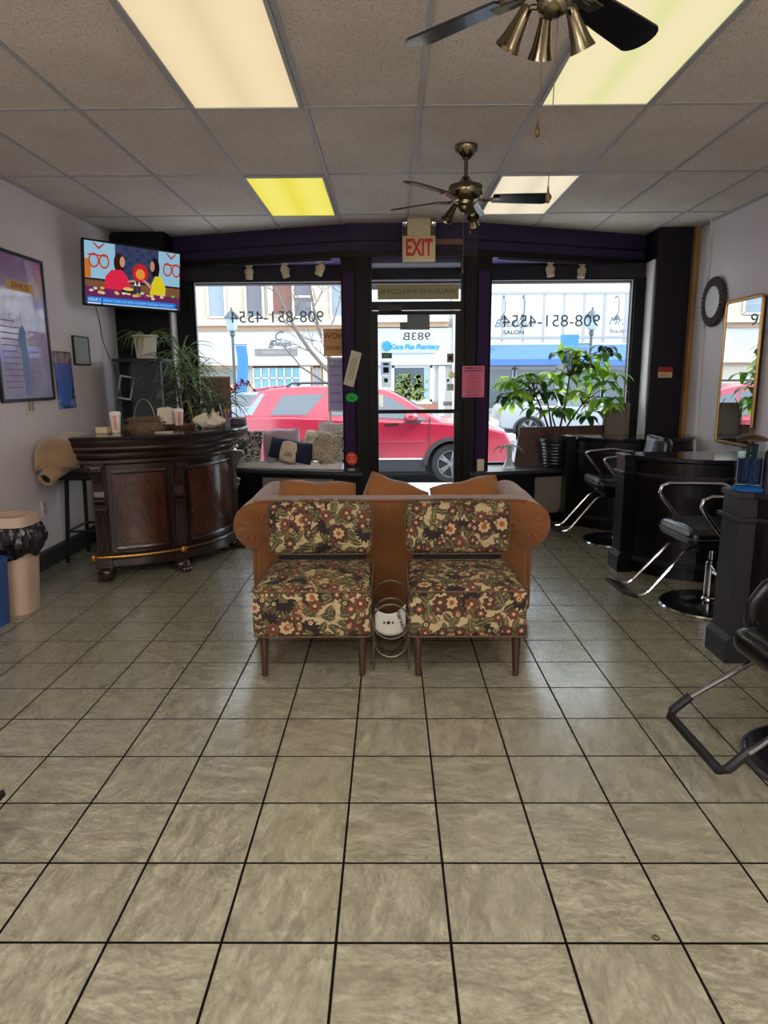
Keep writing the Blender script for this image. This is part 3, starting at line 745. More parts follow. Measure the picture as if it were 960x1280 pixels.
# street lamps
def lamp_post(xp, yt, Y, label, banner=True):
    p = at(xp, yt, Y); z0 = -.36 if Y > 24.4 else -.25
    r = thing('street_lamp', label, 'street lamp', (p.x,Y,z0))
    mt = mat('lamp_post_grey_green',(84,100,108),.5)
    m_ = MB(); m_.lathe([(.2,z0),(.2,z0+.15),(.13,z0+.3),(.09,z0+.8),(.06,z0+1.0),(.05,p.z-1.0),(.09,p.z-.95),(.09,p.z-.85),(.05,p.z-.8)],(p.x,Y,0),12); m_.build('pole', mt, r)
    m_ = MB(); m_.lathe([(.12,-.8),(.17,-.75),(.24,-.35),(.001,-.35)],(p.x,Y,p.z),6); m_.build('lantern_glass', mat('lantern_glass',(190,214,228),.3), r)
    m_ = MB(); m_.lathe([(.28,-.36),(.26,-.3),(.12,-.14),(.05,-.1),(.03,0.),(.001,.04)],(p.x,Y,p.z),8); m_.build('lantern_roof', mt, r)
    if banner:
        a = p.z-1.25
        m_ = MB(); m_.box(p.x+.05,Y-.02,a-.03,p.x+.5,Y+.02,a); m_.build('banner_arm', mt, r)
        w_ = MB(); w_.grid(lambda u,v: (p.x+.08+u*.40+.05*math.sin(v*5), Y+.02*math.sin(u*6), a-.05-1.9*v*(1-.0*u)), 4, 10); b_ = w_.build('banner', mat('banner_blue',(84,164,226),.8), r)
        s_ = b_.modifiers.new('thick','SOLIDIFY'); s_.thickness = .01
    return r
lamp_post(289,385,25.2,'street lamp with a blue banner seen through the left shop window')
lp = lamp_post(741,384,25.6,'street lamp seen through the right shop window above the leafy plant', False)
p = at(741,384,25.6); MB().box(p.x-1.1,25.58,p.z-1.5,p.x-.45,25.62,p.z-.95).build('small_blue_sign', mat('sign_blue',(84,164,226),.8), lp)
MB().box(p.x-.5,25.59,p.z-1.3,p.x,25.61,p.z-1.26).build('sign_bracket', pm((84,100,108)), lp)

# bare tree
tr = thing('bare_tree', 'leafless street tree with thin branches beyond the left shop window', 'tree', (at(424,500,24.8).x,24.8,-.36))
m_ = MB(); T = lambda x,y: at(x,y,24.8)
base = T(424,500); base = Vector((base.x,24.8,-.38))
def br_(pts, r0, r1, dy=0.0):
    q = [Vector((T(*p).x, 24.8+dy*i/len(pts), T(*p).z)) for i,p in enumerate(pts)]
    m_.tube(q, [r0+(r1-r0)*i/(len(q)-1) for i in range(len(q))], 5)
m_.tube([base, T(424,500), T(420,470)],[.13,.11,.09],7)
br_([(420,472),(413,450),(404,428),(398,408),(392,385),(386,350),(380,300)],.085,.03)
br_([(420,472),(405,458),(390,440),(376,420),(366,402),(352,372),(340,345),(326,300)],.08,.03,-1)
br_([(424,485),(405,478),(390,468),(374,458),(366,448),(354,436),(346,425)],.05,.018,.8)
br_([(404,428),(416,400),(424,372),(428,330)],.045,.015,1)
rt = random.Random(11)
def twig(x,y,a,L,r,d):
    pts = [(x,y)]
    for k in range(4):
        a += rt.uniform(-.25,.25); x += math.cos(a)*L/4; y -= math.sin(a)*L/4; pts.append((x,y))
    br_(pts, r, r*.45, rt.uniform(-1,1))
    if d > 0:
        for p in pts[1:]:
            if rt.random() < .75: twig(p[0],p[1],a+rt.choice((-1,1))*rt.uniform(.4,.9),L*.6,r*.55,d-1)
for (x,y,a,L) in ((398,408,2.3,40),(404,428,2.7,34),(376,420,2.5,42),(366,402,2.0,34),(386,350,2.2,40),(392,385,1.0,34),(352,372,2.6,34),(413,450,2.6,30),(390,440,2.8,30),(424,372,1.2,24),(366,402,1.2,30),(380,340,1.3,40)):
    twig(x,y,a,L,.026,2)
m_.build('trunk_and_branches', mat('bark_grey',(128,118,114),.9), tr)

# vehicles
def car(label, x0, Yn, zg, paint, L=4.93, hh=1.76, Wd=1.96, flip=False, kind='suv', cat='car'):
    """x0: world X of the rear end, Yn: near side, zg: ground"""
    r = thing('parked_car', label, cat, (x0+L/2, Yn+Wd/2, zg))
    PT = mat('car_paint_%d%d%d' % paint, paint, .28, coat=.8, spec=.5); PL = mat('car_black_plastic',(58,60,66),.6); GL = mat('car_glass',(92,104,116),.08, spec=.9)
    GL2 = mat('car_glass_rear',(140,168,190),.1, spec=.9)
    X = (lambda x: x0+L-x) if flip else (lambda x: x0+x)
    yc = Yn+Wd/2; hw = Wd/2; k = hh/1.76
    Z = lambda z: zg+z*k
    fx, rx_, wr = L*.78, L*.2, .37
    def archpts(cx, r_, n=12): return [(cx+r_*math.cos(PI-PI*i/n), .36+r_*math.sin(PI-PI*i/n)) for i in range(n+1)]
    def half(z):                                     # half width with tumblehome above the belt
        return hw-.02-max(0,(z-1.12))*.34-(.03 if z < .45 else 0)
    def solid(name, pts, m, wfn=None, bev=0.0, grow=0.0, par=None, sides=None):
        mb = MB(); mb.prism([(X(x), z) for x,z in pts],'y',-1,1)
        for i,v in enumerate(mb.v):
            s_ = -1 if v.y < 0 else 1; h_ = (wfn or half)(v.z)+grow
            mb.v[i] = Vector((v.x, yc+s_*h_, Z(v.z)))
        return mb.build(name, m, par or r, bevel=bev)
    body = [(.06,.42)]+archpts(rx_,.45)+archpts(fx,.45)+[(L-.08,.36),(L-.01,.5),(L-.02,.78),(L-.12,.95),(L-.5,1.05),(L-1.25,1.13),(1.0,1.24),(.12,1.24),(.04,1.0),(0,.7)]
    body = [(.06,.42)]+archpts(rx_,.45)+[(x,z) for x,z in archpts(fx,.45)]+body[27:]
    solid('car_body', body, PT, lambda z: hw-.01, .05)
    if kind == 'suv': gh = [(.12,1.2),(.40,1.66),(.62,1.72),(1.2,1.76),(2.35,1.75),(2.72,1.68),(3.0,1.54),(3.72,1.1)]
    else: gh = [(.55,1.15),(1.15,1.52),(1.7,1.62),(2.4,1.62),(2.85,1.50),(3.65,1.08)]
    solid('car_cabin', gh, PT, None, .03)
    if kind == 'suv': wins = [[(.62,1.26),(.84,1.6),(1.58,1.62),(1.28,1.26)],[(1.66,1.25),(1.94,1.62),(2.02,1.63),(2.02,1.24)],[(2.06,1.24),(2.06,1.63),(2.36,1.63),(2.44,1.61),(2.44,1.21)][::-1],[(2.50,1.21),(2.50,1.61),(2.72,1.57),(2.98,1.42),(3.42,1.15)]]
    else: wins = [[(.95,1.18),(1.3,1.48),(1.8,1.55),(1.8,1.17)],[(1.88,1.17),(1.88,1.55),(2.4,1.55),(2.8,1.42),(3.25,1.13)]]
    for w_ in wins: solid('side_window', w_, GL, None, 0, .006)
    solid('windscreen', [(3.05,1.50),(3.09,1.50),(3.66,1.14),(3.62,1.10)], GL, lambda z: half(z)-.06) if kind == 'suv' else None
    if kind == 'suv':
        solid('rear_window', [(.16,1.26),(.44,1.63),(.52,1.63),(.30,1.26)], GL2, None, 0, .004)
        solid('roof_spoiler', [(.28,1.66),(.70,1.73),(.72,1.77),(.30,1.72)], PT, lambda z: .68, .01)
        for s_ in (-1,1): mb = MB(); mb.tube([(X(.9),yc+s_*.70,Z(1.75)),(X(1.0),yc+s_*.70,Z(1.81)),(X(2.2),yc+s_*.70,Z(1.81)),(X(2.35),yc+s_*.70,Z(1.74))],.022,6); mb.build('roof_rail', PL, r)
        solid('tail_light', [(.02,.98),(.05,1.2),(.42,1.2),(.34,1.0)], mat('tail_light_red',(196,60,70),.2), lambda z: hw-.02, .01)
    # lower cladding, arches and chrome strip
    solid('sill_cladding', [(rx_+.47,.24),(rx_+.47,.46),(fx-.47,.46),(fx-.47,.24)], PL, lambda z: hw-.005, .01)
    solid('sill_strip', [(rx_+.50,.46),(rx_+.50,.49),(fx-.52,.49),(fx-.52,.46)], M_chrome, lambda z: hw+.003)
    for cx in (rx_,fx):
        for s_ in (-1,1):
            mb = MB(); o_ = [(cx+.50*math.cos(PI-PI*i/14), .36+.50*math.sin(PI-PI*i/14)) for i in range(15)]; i_ = [(cx+.43*math.cos(PI*i/14), .36+.43*math.sin(PI*i/14)) for i in range(15)]
            ya = yc+s_*(hw-.05); yb = yc+s_*(hw+.012)
            mb.prism([(X(x),Z(z)) for x,z in o_+i_],'y',min(ya,yb),max(ya,yb)); mb.build('wheel_arch', PL, r)
            # wheel
            RX = Matrix.Rotation(PI/2*(1 if s_ < 0 else -1),4,'X'); c = (X(cx), yc+s_*(hw-.13), zg+wr)
            mb = MB(); mb.lathe([(.24,-.11),(.34,-.11),(wr,-.07),(wr,.07),(.34,.11),(.245,.11),(.24,.06)],c,28,RX); wh = mb.build('tyre', mat('tyre_rubber',(44,44,48),.85), r, smooth=True)
            mb = MB(); mb.lathe([(.235,-.08),(.25,-.08),(.25,.10),(.235,.10),(.225,.05),(.20,.0)],c,28,RX); mb.lathe([(.001,.07),(.05,.075),(.06,.05),(.06,.0)],c,12,RX)
            for q in range(5):
                for dq in (-.13,.13):
                    n0 = len(mb.v); mb.box(.05,-.018,.035,.235,.018,.075); mb.xf(Matrix.Translation(c) @ RX @ Matrix.Rotation(q*2*PI/5+dq,4,'Z'), n0)
            mb.lathe([(.001,-.02),(.23,-.02)],c,24,RX)
            mb.build('wheel_rim', mat('alloy_silver',(196,200,204),.3,metal=.8), wh)
    if kind == 'suv':
        for x in (1.62,2.47,3.45):
            solid('door_seam', [(x,.52),(x,1.2),(x+.012,1.2),(x+.012,.52)], mat('seam_dark',(96,24,40),.6), lambda z: hw+.002)
        for x in (1.78,2.66): solid('door_handle', [(x,1.06),(x,1.10),(x+.24,1.11),(x+.24,1.07)], M_chrome, lambda z: hw+.03)
        for s_ in (-1,1):
            mb = MB(); mb.ball((X(3.12),yc+s_*(hw+.12),Z(1.22)),.13,.10,.09,12); mi_ = mb.build('wing_mirror', PT, r, smooth=True)
            MB().rb((X(3.16),yc+s_*(hw+.06),Z(1.14)),(.26,.18,.05)).build('mirror_base', PL, mi_)
        solid('body_crease', [(1.6,.74),(1.6,.765),(3.35,.79),(3.35,.765)], PT, lambda z: hw+.006, .004)
    for yy in (Yn+.35,Yn+Wd-.35): MB().rb((X(L-.06),yy,Z(.82)),(.3,.3,.14)).build('head_light', mat('head_lamp',(220,226,232),.15), r, bevel=.02)
    MB().box(X(.3),Yn+.15,zg+.2,X(L-.3),Yn+Wd-.15,zg+.5).build('underbody', PL, r)
    return r
car('red sport utility car parked at the kerb right outside the shop', 1.10-4.93*.78, 12.2, -.42, (196,20,62))
car('silver saloon car parked across the street behind the leafy plant', 3.35, 21.2, -.42, (190,198,206), L=4.7, hh=1.5, Wd=1.82, kind='sedan')
car('pale blue grey car across the street beyond the rear of the red car', -6.9, 20.6, -.42, (150,170,186), L=4.8, hh=1.62, Wd=1.85, kind='sedan', flip=True)

ALB = 1.0
# ------------------------------------------------------------------ soft shapes
def rcube(c, w, d, h, r, n=12, fn=None, rz=0.0, rx=0.0):
    """rounded box with a dense skin; fn(p in -1..1 cube, q) may push the point"""
    mb = MB(); hs = Vector((w/2,d/2,h/2))
    def P(p):
        q = Vector((p.x*hs.x, p.y*hs.y, p.z*hs.z))
        inner = Vector((max(-hs.x+r,min(hs.x-r,q.x)), max(-hs.y+r,min(hs.y-r,q.y)), max(-hs.z+r,min(hs.z-r,q.z))))
        dd = q-inner
        if dd.length > 1e-9: q = inner+dd.normalized()*r
        if fn: q = fn(p, q)
        return q
    # finer spacing near the edges
    def sp(t): t = 2*t-1; return math.copysign(abs(t)**.75, t)
    for ax in range(3):
        for s in (-1,1):
            def f(u,v,ax=ax,s=s):
                a,b = sp(u),sp(v); p = [0,0,0]; p[ax] = s; p[(ax+1)%3] = a; p[(ax+2)%3] = b
                return P(Vector(p))
            mb.grid(f, n, n)
    mb.xf(Matrix.Translation(c) @ Matrix.Rotation(rz,4,'Z') @ Matrix.Rotation(rx,4,'X')); return mb
M_floral = floral_mat()
M_welt = mat('welt_brown', (92,72,52), .8)
M_leg = wood_mat('dark_walnut_leg', (44,24,17), (66,36,24), .35, 4, .3)
def slipper_chair(cx, label):
    r = thing('slipper_chair', label, 'chair', (cx,3.52,0), 'floral slipper chairs')
    def sf(p,q):
        if p.z > .3: q.z += .03*(1-p.x**2)*(1-p.y**2)
        q.x *= 1-.04*(p.y+1)/2
        q.x += .004*math.sin(9*q.y*8+p.z*3)*abs(p.x)**6
        return q
    rcube((cx,3.50,.333),.585,.60,.245,.03,14,sf).build('seat', M_floral, r, smooth=True, uv='box')
    def ring(z, w, d, rr=.03, n=6, y0=3.50):
        pts = []
        for (sx,sy,a0) in ((1,-1,-90),(1,1,0),(-1,1,90),(-1,-1,180)):
            for i in range(n+1):
                a = R2(a0+90*i/n); pts.append((cx+sx*(w/2-rr)+rr*math.cos(a), y0+sy*(d/2-rr)+rr*math.sin(a), z))
        return pts
    MB().tube(ring(.449,.586,.601),.0045,6,closed=True).build('piping', M_welt, r, smooth=True)
    MB().tube(ring(.218,.583,.598),.004,6,closed=True).build('piping', M_welt, r, smooth=True)
    def bf(p,q):
        k = 1-.035*(1-(p.z+1)/2) ; q.x *= k
        q.y += -.05*(p.x**2) + .045
        q.y += -.018*(1-p.x**2)*(1-p.z**2)*(1 if p.y < 0 else -1)
        q.z += .010*(1-p.x**2)*p.z
        if p.z < 0: q.z += .012*(1-p.x**2)
        return q
    b = rcube((cx-.005,3.80,.640),.60,.115,.305,.05,14,bf,rx=R2(-9)).build('backrest', M_floral, r, smooth=True, uv='box')
    # welt around the front face of the backrest
    pts = []
    for (sx,sz,a0) in ((1,-1,-90),(1,1,0),(-1,1,90),(-1,-1,180)):
        for i in range(6):
            a = R2(a0+90*i/5); x = sx*(.30-.05)+.046*math.cos(a); z = sz*(.1525-.05)+.046*math.sin(a)
            pz = z/.1525; px = x/.30
            x *= 1-.035*(1-(pz+1)/2); y = -.058+.010-.05*px*px+.045; z += .010*(1-px*px)*pz+(.012*(1-px*px) if z < 0 else 0)
            pts.append(Matrix.Translation((cx-.005,3.80,.640)) @ Matrix.Rotation(R2(-9),4,'X') @ Vector((x,y,z)))
    dense = []
    for i in range(len(pts)):
        a,b2 = pts[i],pts[(i+1)%len(pts)]; k = 6 if (a-b2).length > .1 else 1
        for j in range(k):
            q = a.lerp(b2,j/k); dense.append(q)
    for q in dense:
        px = (q.x-cx)/.30; q.y = q.y if k == 1 else q.y
    MB().tube(dense,.004,6,closed=True).build('piping', M_welt, b, smooth=True)
    m_ = MB()
    for s in (-1,1): m_.box(cx+s*.20-.03,3.80,.36,cx+s*.20+.03,3.84,.56)
    m_.box(cx-.25,3.805,.42,cx+.25,3.83,.50); m_.build('back_support', pm((18,15,15),.7), r)
    for sx in (-1,1):
        for y,s in ((3.245,-1),(3.74,1)):
            x = cx+sx*.245
            m_ = MB(); m_.lathe([(.014,0),(.015,.004),(.024,.21),(.001,.213)],(0,0,0),14)
            for v in m_.v: k = (v.z/.213); v.x += x - sx*.0*k; v.y += y+(-.012*(1-k)) if s < 0 else y+(.03*(1-k))
            m_.build('leg', M_leg, r, smooth=True)
    return r
slipper_chair(-.388, 'floral slipper chair standing to the left of the wire magazine rack')
slipper_chair(.383, 'floral slipper chair standing to the right of the wire magazine rack')

# sofa, seen from behind
M_sofa = mat('tan_suede', (122,74,32), .92, var=.25, vscale=4, bump=.25, bscale=18, sheen=.3)
M_sofa2 = mat('tan_suede_pillow', (136,84,38), .9, var=.25, vscale=6, bump=.3, bscale=14, sheen=.3)
sf_ = thing('sofa', 'tan suede sofa with rolled arms, back towards the room behind the floral chairs', 'sofa', (.01,4.5,0))
def bk(p,q):
    if p.y < 0: q.y += .006*math.sin(q.x*9)*(1-p.z*p.z)
    return q
rcube((.01,4.13,.40),1.64,.20,.715,.03,16,bk).build('back', M_sofa, sf_, smooth=True)
MB().tube([(-.79,4.035,.748),(-.4,4.032,.750),(.4,4.032,.750),(.81,4.035,.748)],.005,6).build('back_welt', mat('welt_dark_tan',(120,66,28),.8), sf_)
for s in (-1,1):
    cx0 = -.80 if s < 0 else .82
    def roll(u,v,cx0=cx0,s=s):
        a = 2*PI*u; rr = .148*(1+.015*math.sin(3*a+v*9)); y = 4.05+v*.86
        return (cx0+rr*math.cos(a)+s*.012*v, y, .595+rr*1.0*math.sin(a))
    m_ = MB(); m_.grid(roll, 28, 10, wrapu=True)
    def cap(u,v,cx0=cx0,s=s,front=False):
        a = 2*PI*u; rr = .148*v*(1+.015*math.sin(3*a)*v); bul = .03*math.sqrt(max(0,1-v**2.5))
        fold = .006*math.sin(13*a+1.3)*v*(1-v)*4
        return (cx0+rr*math.cos(a), 4.05-bul-fold, .595+rr*math.sin(a))
    m_.grid(lambda u,v: cap(u,max(v,1e-3)), 40, 8, wrapu=True)
    m_.grid(lambda u,v: (cx0+s*.012+.148*max(v,1e-3)*math.cos(2*PI*u), 4.91+.02*(1-v*v), .595+.148*max(v,1e-3)*math.sin(2*PI*u)), 28, 6, wrapu=True)
    arm = m_.build('arm', M_sofa, sf_, smooth=True)
    rcube((cx0-s*.03,4.49,.30),.16,.84,.50,.02,8).build('arm_panel', M_sofa, arm, smooth=True)
rcube((.01,4.55,.20),1.50,.72,.26,.03,8).build('seat_base', M_sofa, sf_, smooth=True)
for s in (-1,1): rcube((.01+s*.37,4.58,.40),.72,.70,.16,.05,10,lambda p,q: Vector((q.x,q.y,q.z+(.02*(1-p.x**2)*(1-p.y**2) if p.z>0 else 0)))).build('seat_cushion', M_sofa, sf_, smooth=True)
for x in (-.74,.76):
    for y in (4.12,4.84): MB().lathe([(.022,0),(.03,.07),(.001,.075)],(x,y,0),10).build('leg', M_leg, sf_)
def sofa_pillow(label, x, w, h, tz, rot, seed, y=4.33, lean=-18):
    m_ = pillow(w,h,.19,18,2.2,.09,seed); m_.xf(Matrix.Translation((x,y,tz)) @ Matrix.Rotation(R2(lean),4,'X') @ Matrix.Rotation(R2(rot),4,'Y'))
    return tag(m_.build('throw_pillow', M_sofa2, None, smooth=True), label, 'pillow', 'tan pillows on the sofa')
sofa_pillow('flat topped tan pillow peeking over the sofa back behind the left chair', -.47,.56,.36,.668,2,1)
sofa_pillow('peaked tan pillow in the middle of the sofa top', .01,.46,.40,.648,20,2,4.40)
sofa_pillow('tan pillow sloping up to the right behind the sofa back', .50,.50,.36,.672,-12,5)

# magazine rack between the chairs
rk = thing('magazine_rack', 'round wire magazine rack on the floor between the two floral chairs', 'magazine rack', (0,3.45,0))
M_wire = mat('rack_wire',(120,116,106),.35,metal=.7)
def hoop(x,y,z,r,n=28,rx_=1.0,a0=0,a1=2*PI): return [(x+r*rx_*math.cos(a0+(a1-a0)*i/n), y, z+r*math.sin(a0+(a1-a0)*i/n)) for i in range(n+1 if a1-a0 < 6.2 else n)]
for y,z,r_ in ((3.34,.245,.093),(3.44,.245,.093),(3.56,.300,.098)): MB().tube(hoop(.002,y,z,r_),.0042,7,closed=True).build('hoop', M_wire, rk, smooth=True)
for y,z,r_ in ((3.34,.135,.082),(3.44,.135,.082)): MB().tube(hoop(.002,y,z,r_,20,1,PI,2*PI),.0035,6).build('cradle_wire', M_wire, rk, smooth=True)
m_ = MB(); m_.tube([(-.085,3.27,.006),(.092,3.27,.006),(.092,3.62,.006),(-.085,3.62,.006)],.005,6,closed=True)
m_.tube([(.092,3.34,.006),(.094,3.34,.24)],.004,6); m_.tube([(-.085,3.34,.006),(-.091,3.34,.24)],.004,6); m_.tube([(.092,3.56,.006),(.099,3.56,.3)],.004,6); m_.tube([(-.085,3.56,.006),(-.095,3.56,.3)],.004,6)
m_.tube([(0,3.34,.054),(0,3.56,.054)],.004,6); m_.build('base_frame', M_wire, rk)
def magazine(y, r_, a0, a1, z, m, label, dy=.0, L=.20):
    m_ = MB()
    for off in (0,.006):
        m_.grid(lambda u,v,off=off: ((r_-off)*math.cos(a0+(a1-a0)*u), y+L*v, z+(r_-off)*math.sin(a0+(a1-a0)*u)), 16, 2)
    o_ = m_.build('magazine', m, None, smooth=True); return tag(o_, label, 'magazine', 'magazines in the wire rack')
M_pap = mat('magazine_white',(206,200,186),.5); M_pap2 = mat('magazine_dim',(120,116,100),.5)
m_ = MB()   # open front cover facing the room, curled inside the hoop
def cov(u,v):
    x = -.078+.156*u; e = math.sqrt(max(0,1-(x/.0885)**2)); top = .268+.046*(2*u-1)**2+.022*u; bot = .245-.086*e
    return (x, 3.352+.012*math.sin(u*PI), bot+(top-bot)*v)
m_.grid(cov, 16, 8); c_ = m_.build('magazine', M_pap, None, smooth=True); tag(c_, 'white magazine with a black vertical title curled in the front hoop of the rack', 'magazine', 'magazines in the wire rack')
md_ = c_.modifiers.new('thick','SOLIDIFY'); md_.thickness = .004; md_.offset = 1
text('cover_title', 'harvell', .034, pm((30,26,26)), c_, (.054,3.343,.250), Matrix.Rotation(PI/2,3,'X').to_4x4() @ Matrix.Rotation(R2(-72),4,'Z'), sx=1.2)
m_ = MB()
for dx,r_ in ((-.022,.006),(0,.009),(.022,.006)): m_.lathe([(.001,0),(r_,0),(r_,.002),(.001,.002)],(dx-.01,3.349,.237),8,Matrix.Rotation(PI/2,4,'X'))
m_.build('cover_emblem', pm((36,28,30)), c_)
magazine(3.36,.078,PI*1.05,PI*1.95,.235,M_pap2,'grey magazine curled under the white one in the rack')
magazine(3.36,.070,PI*1.1,PI*1.9,.150,mat('magazine_olive',(96,92,66),.5),'olive magazine lying lowest in the wire rack')

# reception desk
M_mah = wood_mat('dark_mahogany', (22,11,8), (44,22,15), .28, 3.5, .5, (5,5,.8))
M_flame = wood_mat('flame_mahogany', (42,19,12), (84,42,25), .25, 2.2, .5, (3,3,1.4))
M_gran = mat('black_granite',(30,30,36),.18,var=.6,vscale=60,coat=.4)
M_gold = mat('gold_rope',(176,128,58),.3,metal=.8)
DC, DR = (-2.29,5.84), .91
dk = thing('reception_desk', 'curved dark mahogany bar desk with carved columns and a black stone top', 'reception desk', (-1.9,5.4,0))
A = R2
MB().arc([(DR-.40,.17),(DR,.17),(DR,.87),(DR-.40,.87)],DC,A(-83),A(11),40).build('desk_body', M_mah, dk)
MB().arc([(DR-.38,.085),(DR+.012,.085),(DR+.02,.10),(DR+.02,.15),(DR+.005,.17),(DR-.38,.17)],DC,A(-84),A(12),40).build('plinth', M_mah, dk)
MB().arc([(DR-.42,.86),(DR+.015,.86),(DR+.03,.875),(DR+.03,.895),(DR+.06,.91),(DR+.075,.935),(DR+.075,.95),(DR+.105,.96),(DR+.125,.985),(DR+.125,1.0),(DR+.15,1.03),(DR+.155,1.05),(DR-.44,1.05)],DC,A(-87),A(14),48).build('cornice', M_mah, dk, smooth=True)
MB().arc([(DR-.50,1.05),(DR+.15,1.05),(DR+.158,1.062),(DR+.15,1.075),(DR-.50,1.075)],DC,A(-87.5),A(15),48).build('stone_top', M_gran, dk)
def bay(a0,a1):
    MB().arc([(DR-.002,.25),(DR+.006,.25),(DR+.006,.80),(DR-.002,.80)],DC,A(a0+3),A(a1-3),18).build('inset_panel', M_flame, dk)
    m_ = MB()
    pr = lambda z0,z1: [(DR-.002,z0),(DR+.013,z0),(DR+.018,(z0+z1)/2),(DR+.013,z1),(DR-.002,z1)]
    m_.arc(pr(.215,.245),DC,A(a0+2),A(a1-2),18); m_.arc(pr(.79,.815),DC,A(a0+2),A(a1-2),18)
    for a in (a0+2,a1-3.2): m_.arc(pr(.24,.795),DC,A(a),A(a+1.2),2)
    m_.arc([(DR-.002,.83),(DR+.012,.83),(DR+.012,.86),(DR-.002,.86)],DC,A(a0),A(a1),18)
    for q in (a0+1.0,a1-1.6): m_.arc(pr(.2,.84),DC,A(q),A(q+.6),2)
    m_.build('panel_moulding', M_mah, dk)
bay(-76,-48); bay(-41,2)
def pil(a):
    Mx = Matrix.Translation((DC[0],DC[1],0)) @ Matrix.Rotation(A(a)-PI/2,4,'Z') @ Matrix.Translation((0,DR,0))
    m_ = MB(); m_.box(-.05,-.01,.17,.05,.018,.87)
    for i in range(5): m_.tube([(-.034+.017*i,.020,.21),(-.034+.017*i,.024,.53)],.0085,6)
    m_.box(-.048,0,.185,.048,.034,.21); m_.box(-.046,0,.53,.046,.036,.555); m_.tube([(-.045,.03,.565),(.045,.03,.565)],.013,8)
    m_.prism([(0,.57),(.03,.575),(.045,.60),(.03,.63),(.024,.67),(.034,.73),(.055,.79),(.075,.83),(.07,.862),(0,.865)],'x',-.036,.036)
    m_.tube([(-.043,.058,.83),(.043,.058,.83)],.024,10); m_.tube([(-.04,.034,.605),(.04,.034,.605)],.017,10)
    m_.box(-.052,-.02,.085,.052,.03,.19)
    for v in m_.v:
        if v.y > .012 and v.z > .2: v.y *= 1.45
    m_.xf(Mx); p_ = m_.build('carved_pilaster', M_mah, dk, bevel=.002, bseg=1)
    m_ = MB(); m_.ball((0,.0,.050),.070,.070,.050,16); m_.ball((0,.035,.034),.058,.058,.034,12); m_.box(-.045,-.05,.06,.045,.03,.09)
    for k in (-1,0,1): m_.ball((k*.03,.082,.024),.02,.028,.022,8)
    m_.xf(Mx); m_.build('carved_foot', M_mah, dk, smooth=True)
for a in (-79.5,-44.6,5.5): pil(a)
def rope(a0,a1,r_,z,m,nm,tw=0):
    m_ = MB(); n = 60
    m_.tube([(DC[0]+(r_)*math.cos(A(a0+(a1-a0)*i/n)),DC[1]+(r_)*math.sin(A(a0+(a1-a0)*i/n)),z) for i in range(n+1)],[.010+(.0022*math.sin(i*2.2) if tw else 0) for i in range(n+1)],8)
    m_.build(nm, m, dk, smooth=True)
rope(-84,-42,DR+.042,.178,M_gold,'gold_rope_rail',1)
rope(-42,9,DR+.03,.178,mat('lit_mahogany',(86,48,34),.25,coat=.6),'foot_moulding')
for a in (-84,-44.6):
    MB().lathe([(.001,-.02),(.02,-.02),(.024,0),(.02,.02),(.001,.02)],(DC[0]+(DR+.045)*math.cos(A(a)),DC[1]+(DR+.045)*math.sin(A(a)),.178),12).build('rail_boss', M_gold, dk)
# things on the desk 
DZ = 1.076
def onD(x, y, Y): p = at(x,y,Y); return Vector((p.x, Y, DZ))
M_dunk = mat('cup_orange',(226,104,48),.6)
def coffee_cup(x, Y, label, h=.15, ang=0.0):
    p = onD(x,540,Y); r = thing('coffee_cup', label, 'coffee cup', p)
    m_ = MB(); m_.lathe([(.029,0),(.031,.002),(.041,h-.012),(.001,h-.012)],p,24); m_.build('cup_body', mat('paper_cup_white',(226,220,208),.6), r, smooth=True)
    m_ = MB(); m_.lathe([(.043,h-.016),(.045,h-.010),(.043,h-.004),(.039,h+.004),(.037,h+.010),(.030,h+.006),(.001,h+.006)],p,24); m_.build('cup_lid', mat('cup_lid_white',(236,232,224),.4), r, smooth=True)
    rot = Matrix.Rotation(ang,4,'Z') @ Matrix.Rotation(PI/2,4,'X') @ Matrix.Rotation(-PI/2,4,'Z')
    text('cup_lettering', "DUNKIN'", .030, M_dunk, r, (p.x+.0405*math.sin(ang),p.y-.0405*math.cos(ang),p.z+h*.5), rot, bold=.0012, sx=.85)
    m_ = MB(); return r
coffee_cup(145.5, 5.20, "white paper coffee cup with orange lettering standing beside the twig basket", ang=.25)
c2_ = coffee_cup(224.5, 5.75, "white paper coffee cup standing in the brown tray on the desk", .14, ang=.35)
p = onD(129,540,5.15)
cb = rcube((p.x,p.y,DZ+.024),.09,.07,.048,.006,4).build('small_cream_box', mat('cream_card',(212,192,150),.8), None, smooth=False); tag(cb,'small cream cardboard box on the left end of the desk top','box')
# twig basket
p = onD(182,541,5.28); tb = thing('twig_basket','brown twig wreath basket with a thin arched handle on the desk','basket',p)
m_ = MB(); rnd = random.Random(4)
for k in range(300):
    a = rnd.uniform(0,2*PI); q = rnd.uniform(0,2*PI); R_, r_ = .102, .048
    c = Vector((p.x+(R_+r_*math.cos(q))*math.cos(a), p.y+(R_+r_*math.cos(q))*math.sin(a), DZ+.048+r_*1.1*math.sin(q)))
    d = Vector((-math.sin(a)+rnd.uniform(-.5,.5), math.cos(a)+rnd.uniform(-.5,.5), rnd.uniform(-.5,.5))).normalized()*rnd.uniform(.025,.065)
    m_.tube([c-d, c+Vector((0,0,rnd.uniform(-.006,.014))), c+d],[.0022,.0034,.0015],4)
m_.lathe([(.07,.0),(.12,.0),(.135,.03),(.12,.075),(.08,.07)],(p.x,p.y,DZ),20)
m_.build('twig_ring', mat('twig_brown',(120,96,76),.9,var=.6,vscale=45), tb)
m_ = MB(); rnd = random.Random(9)
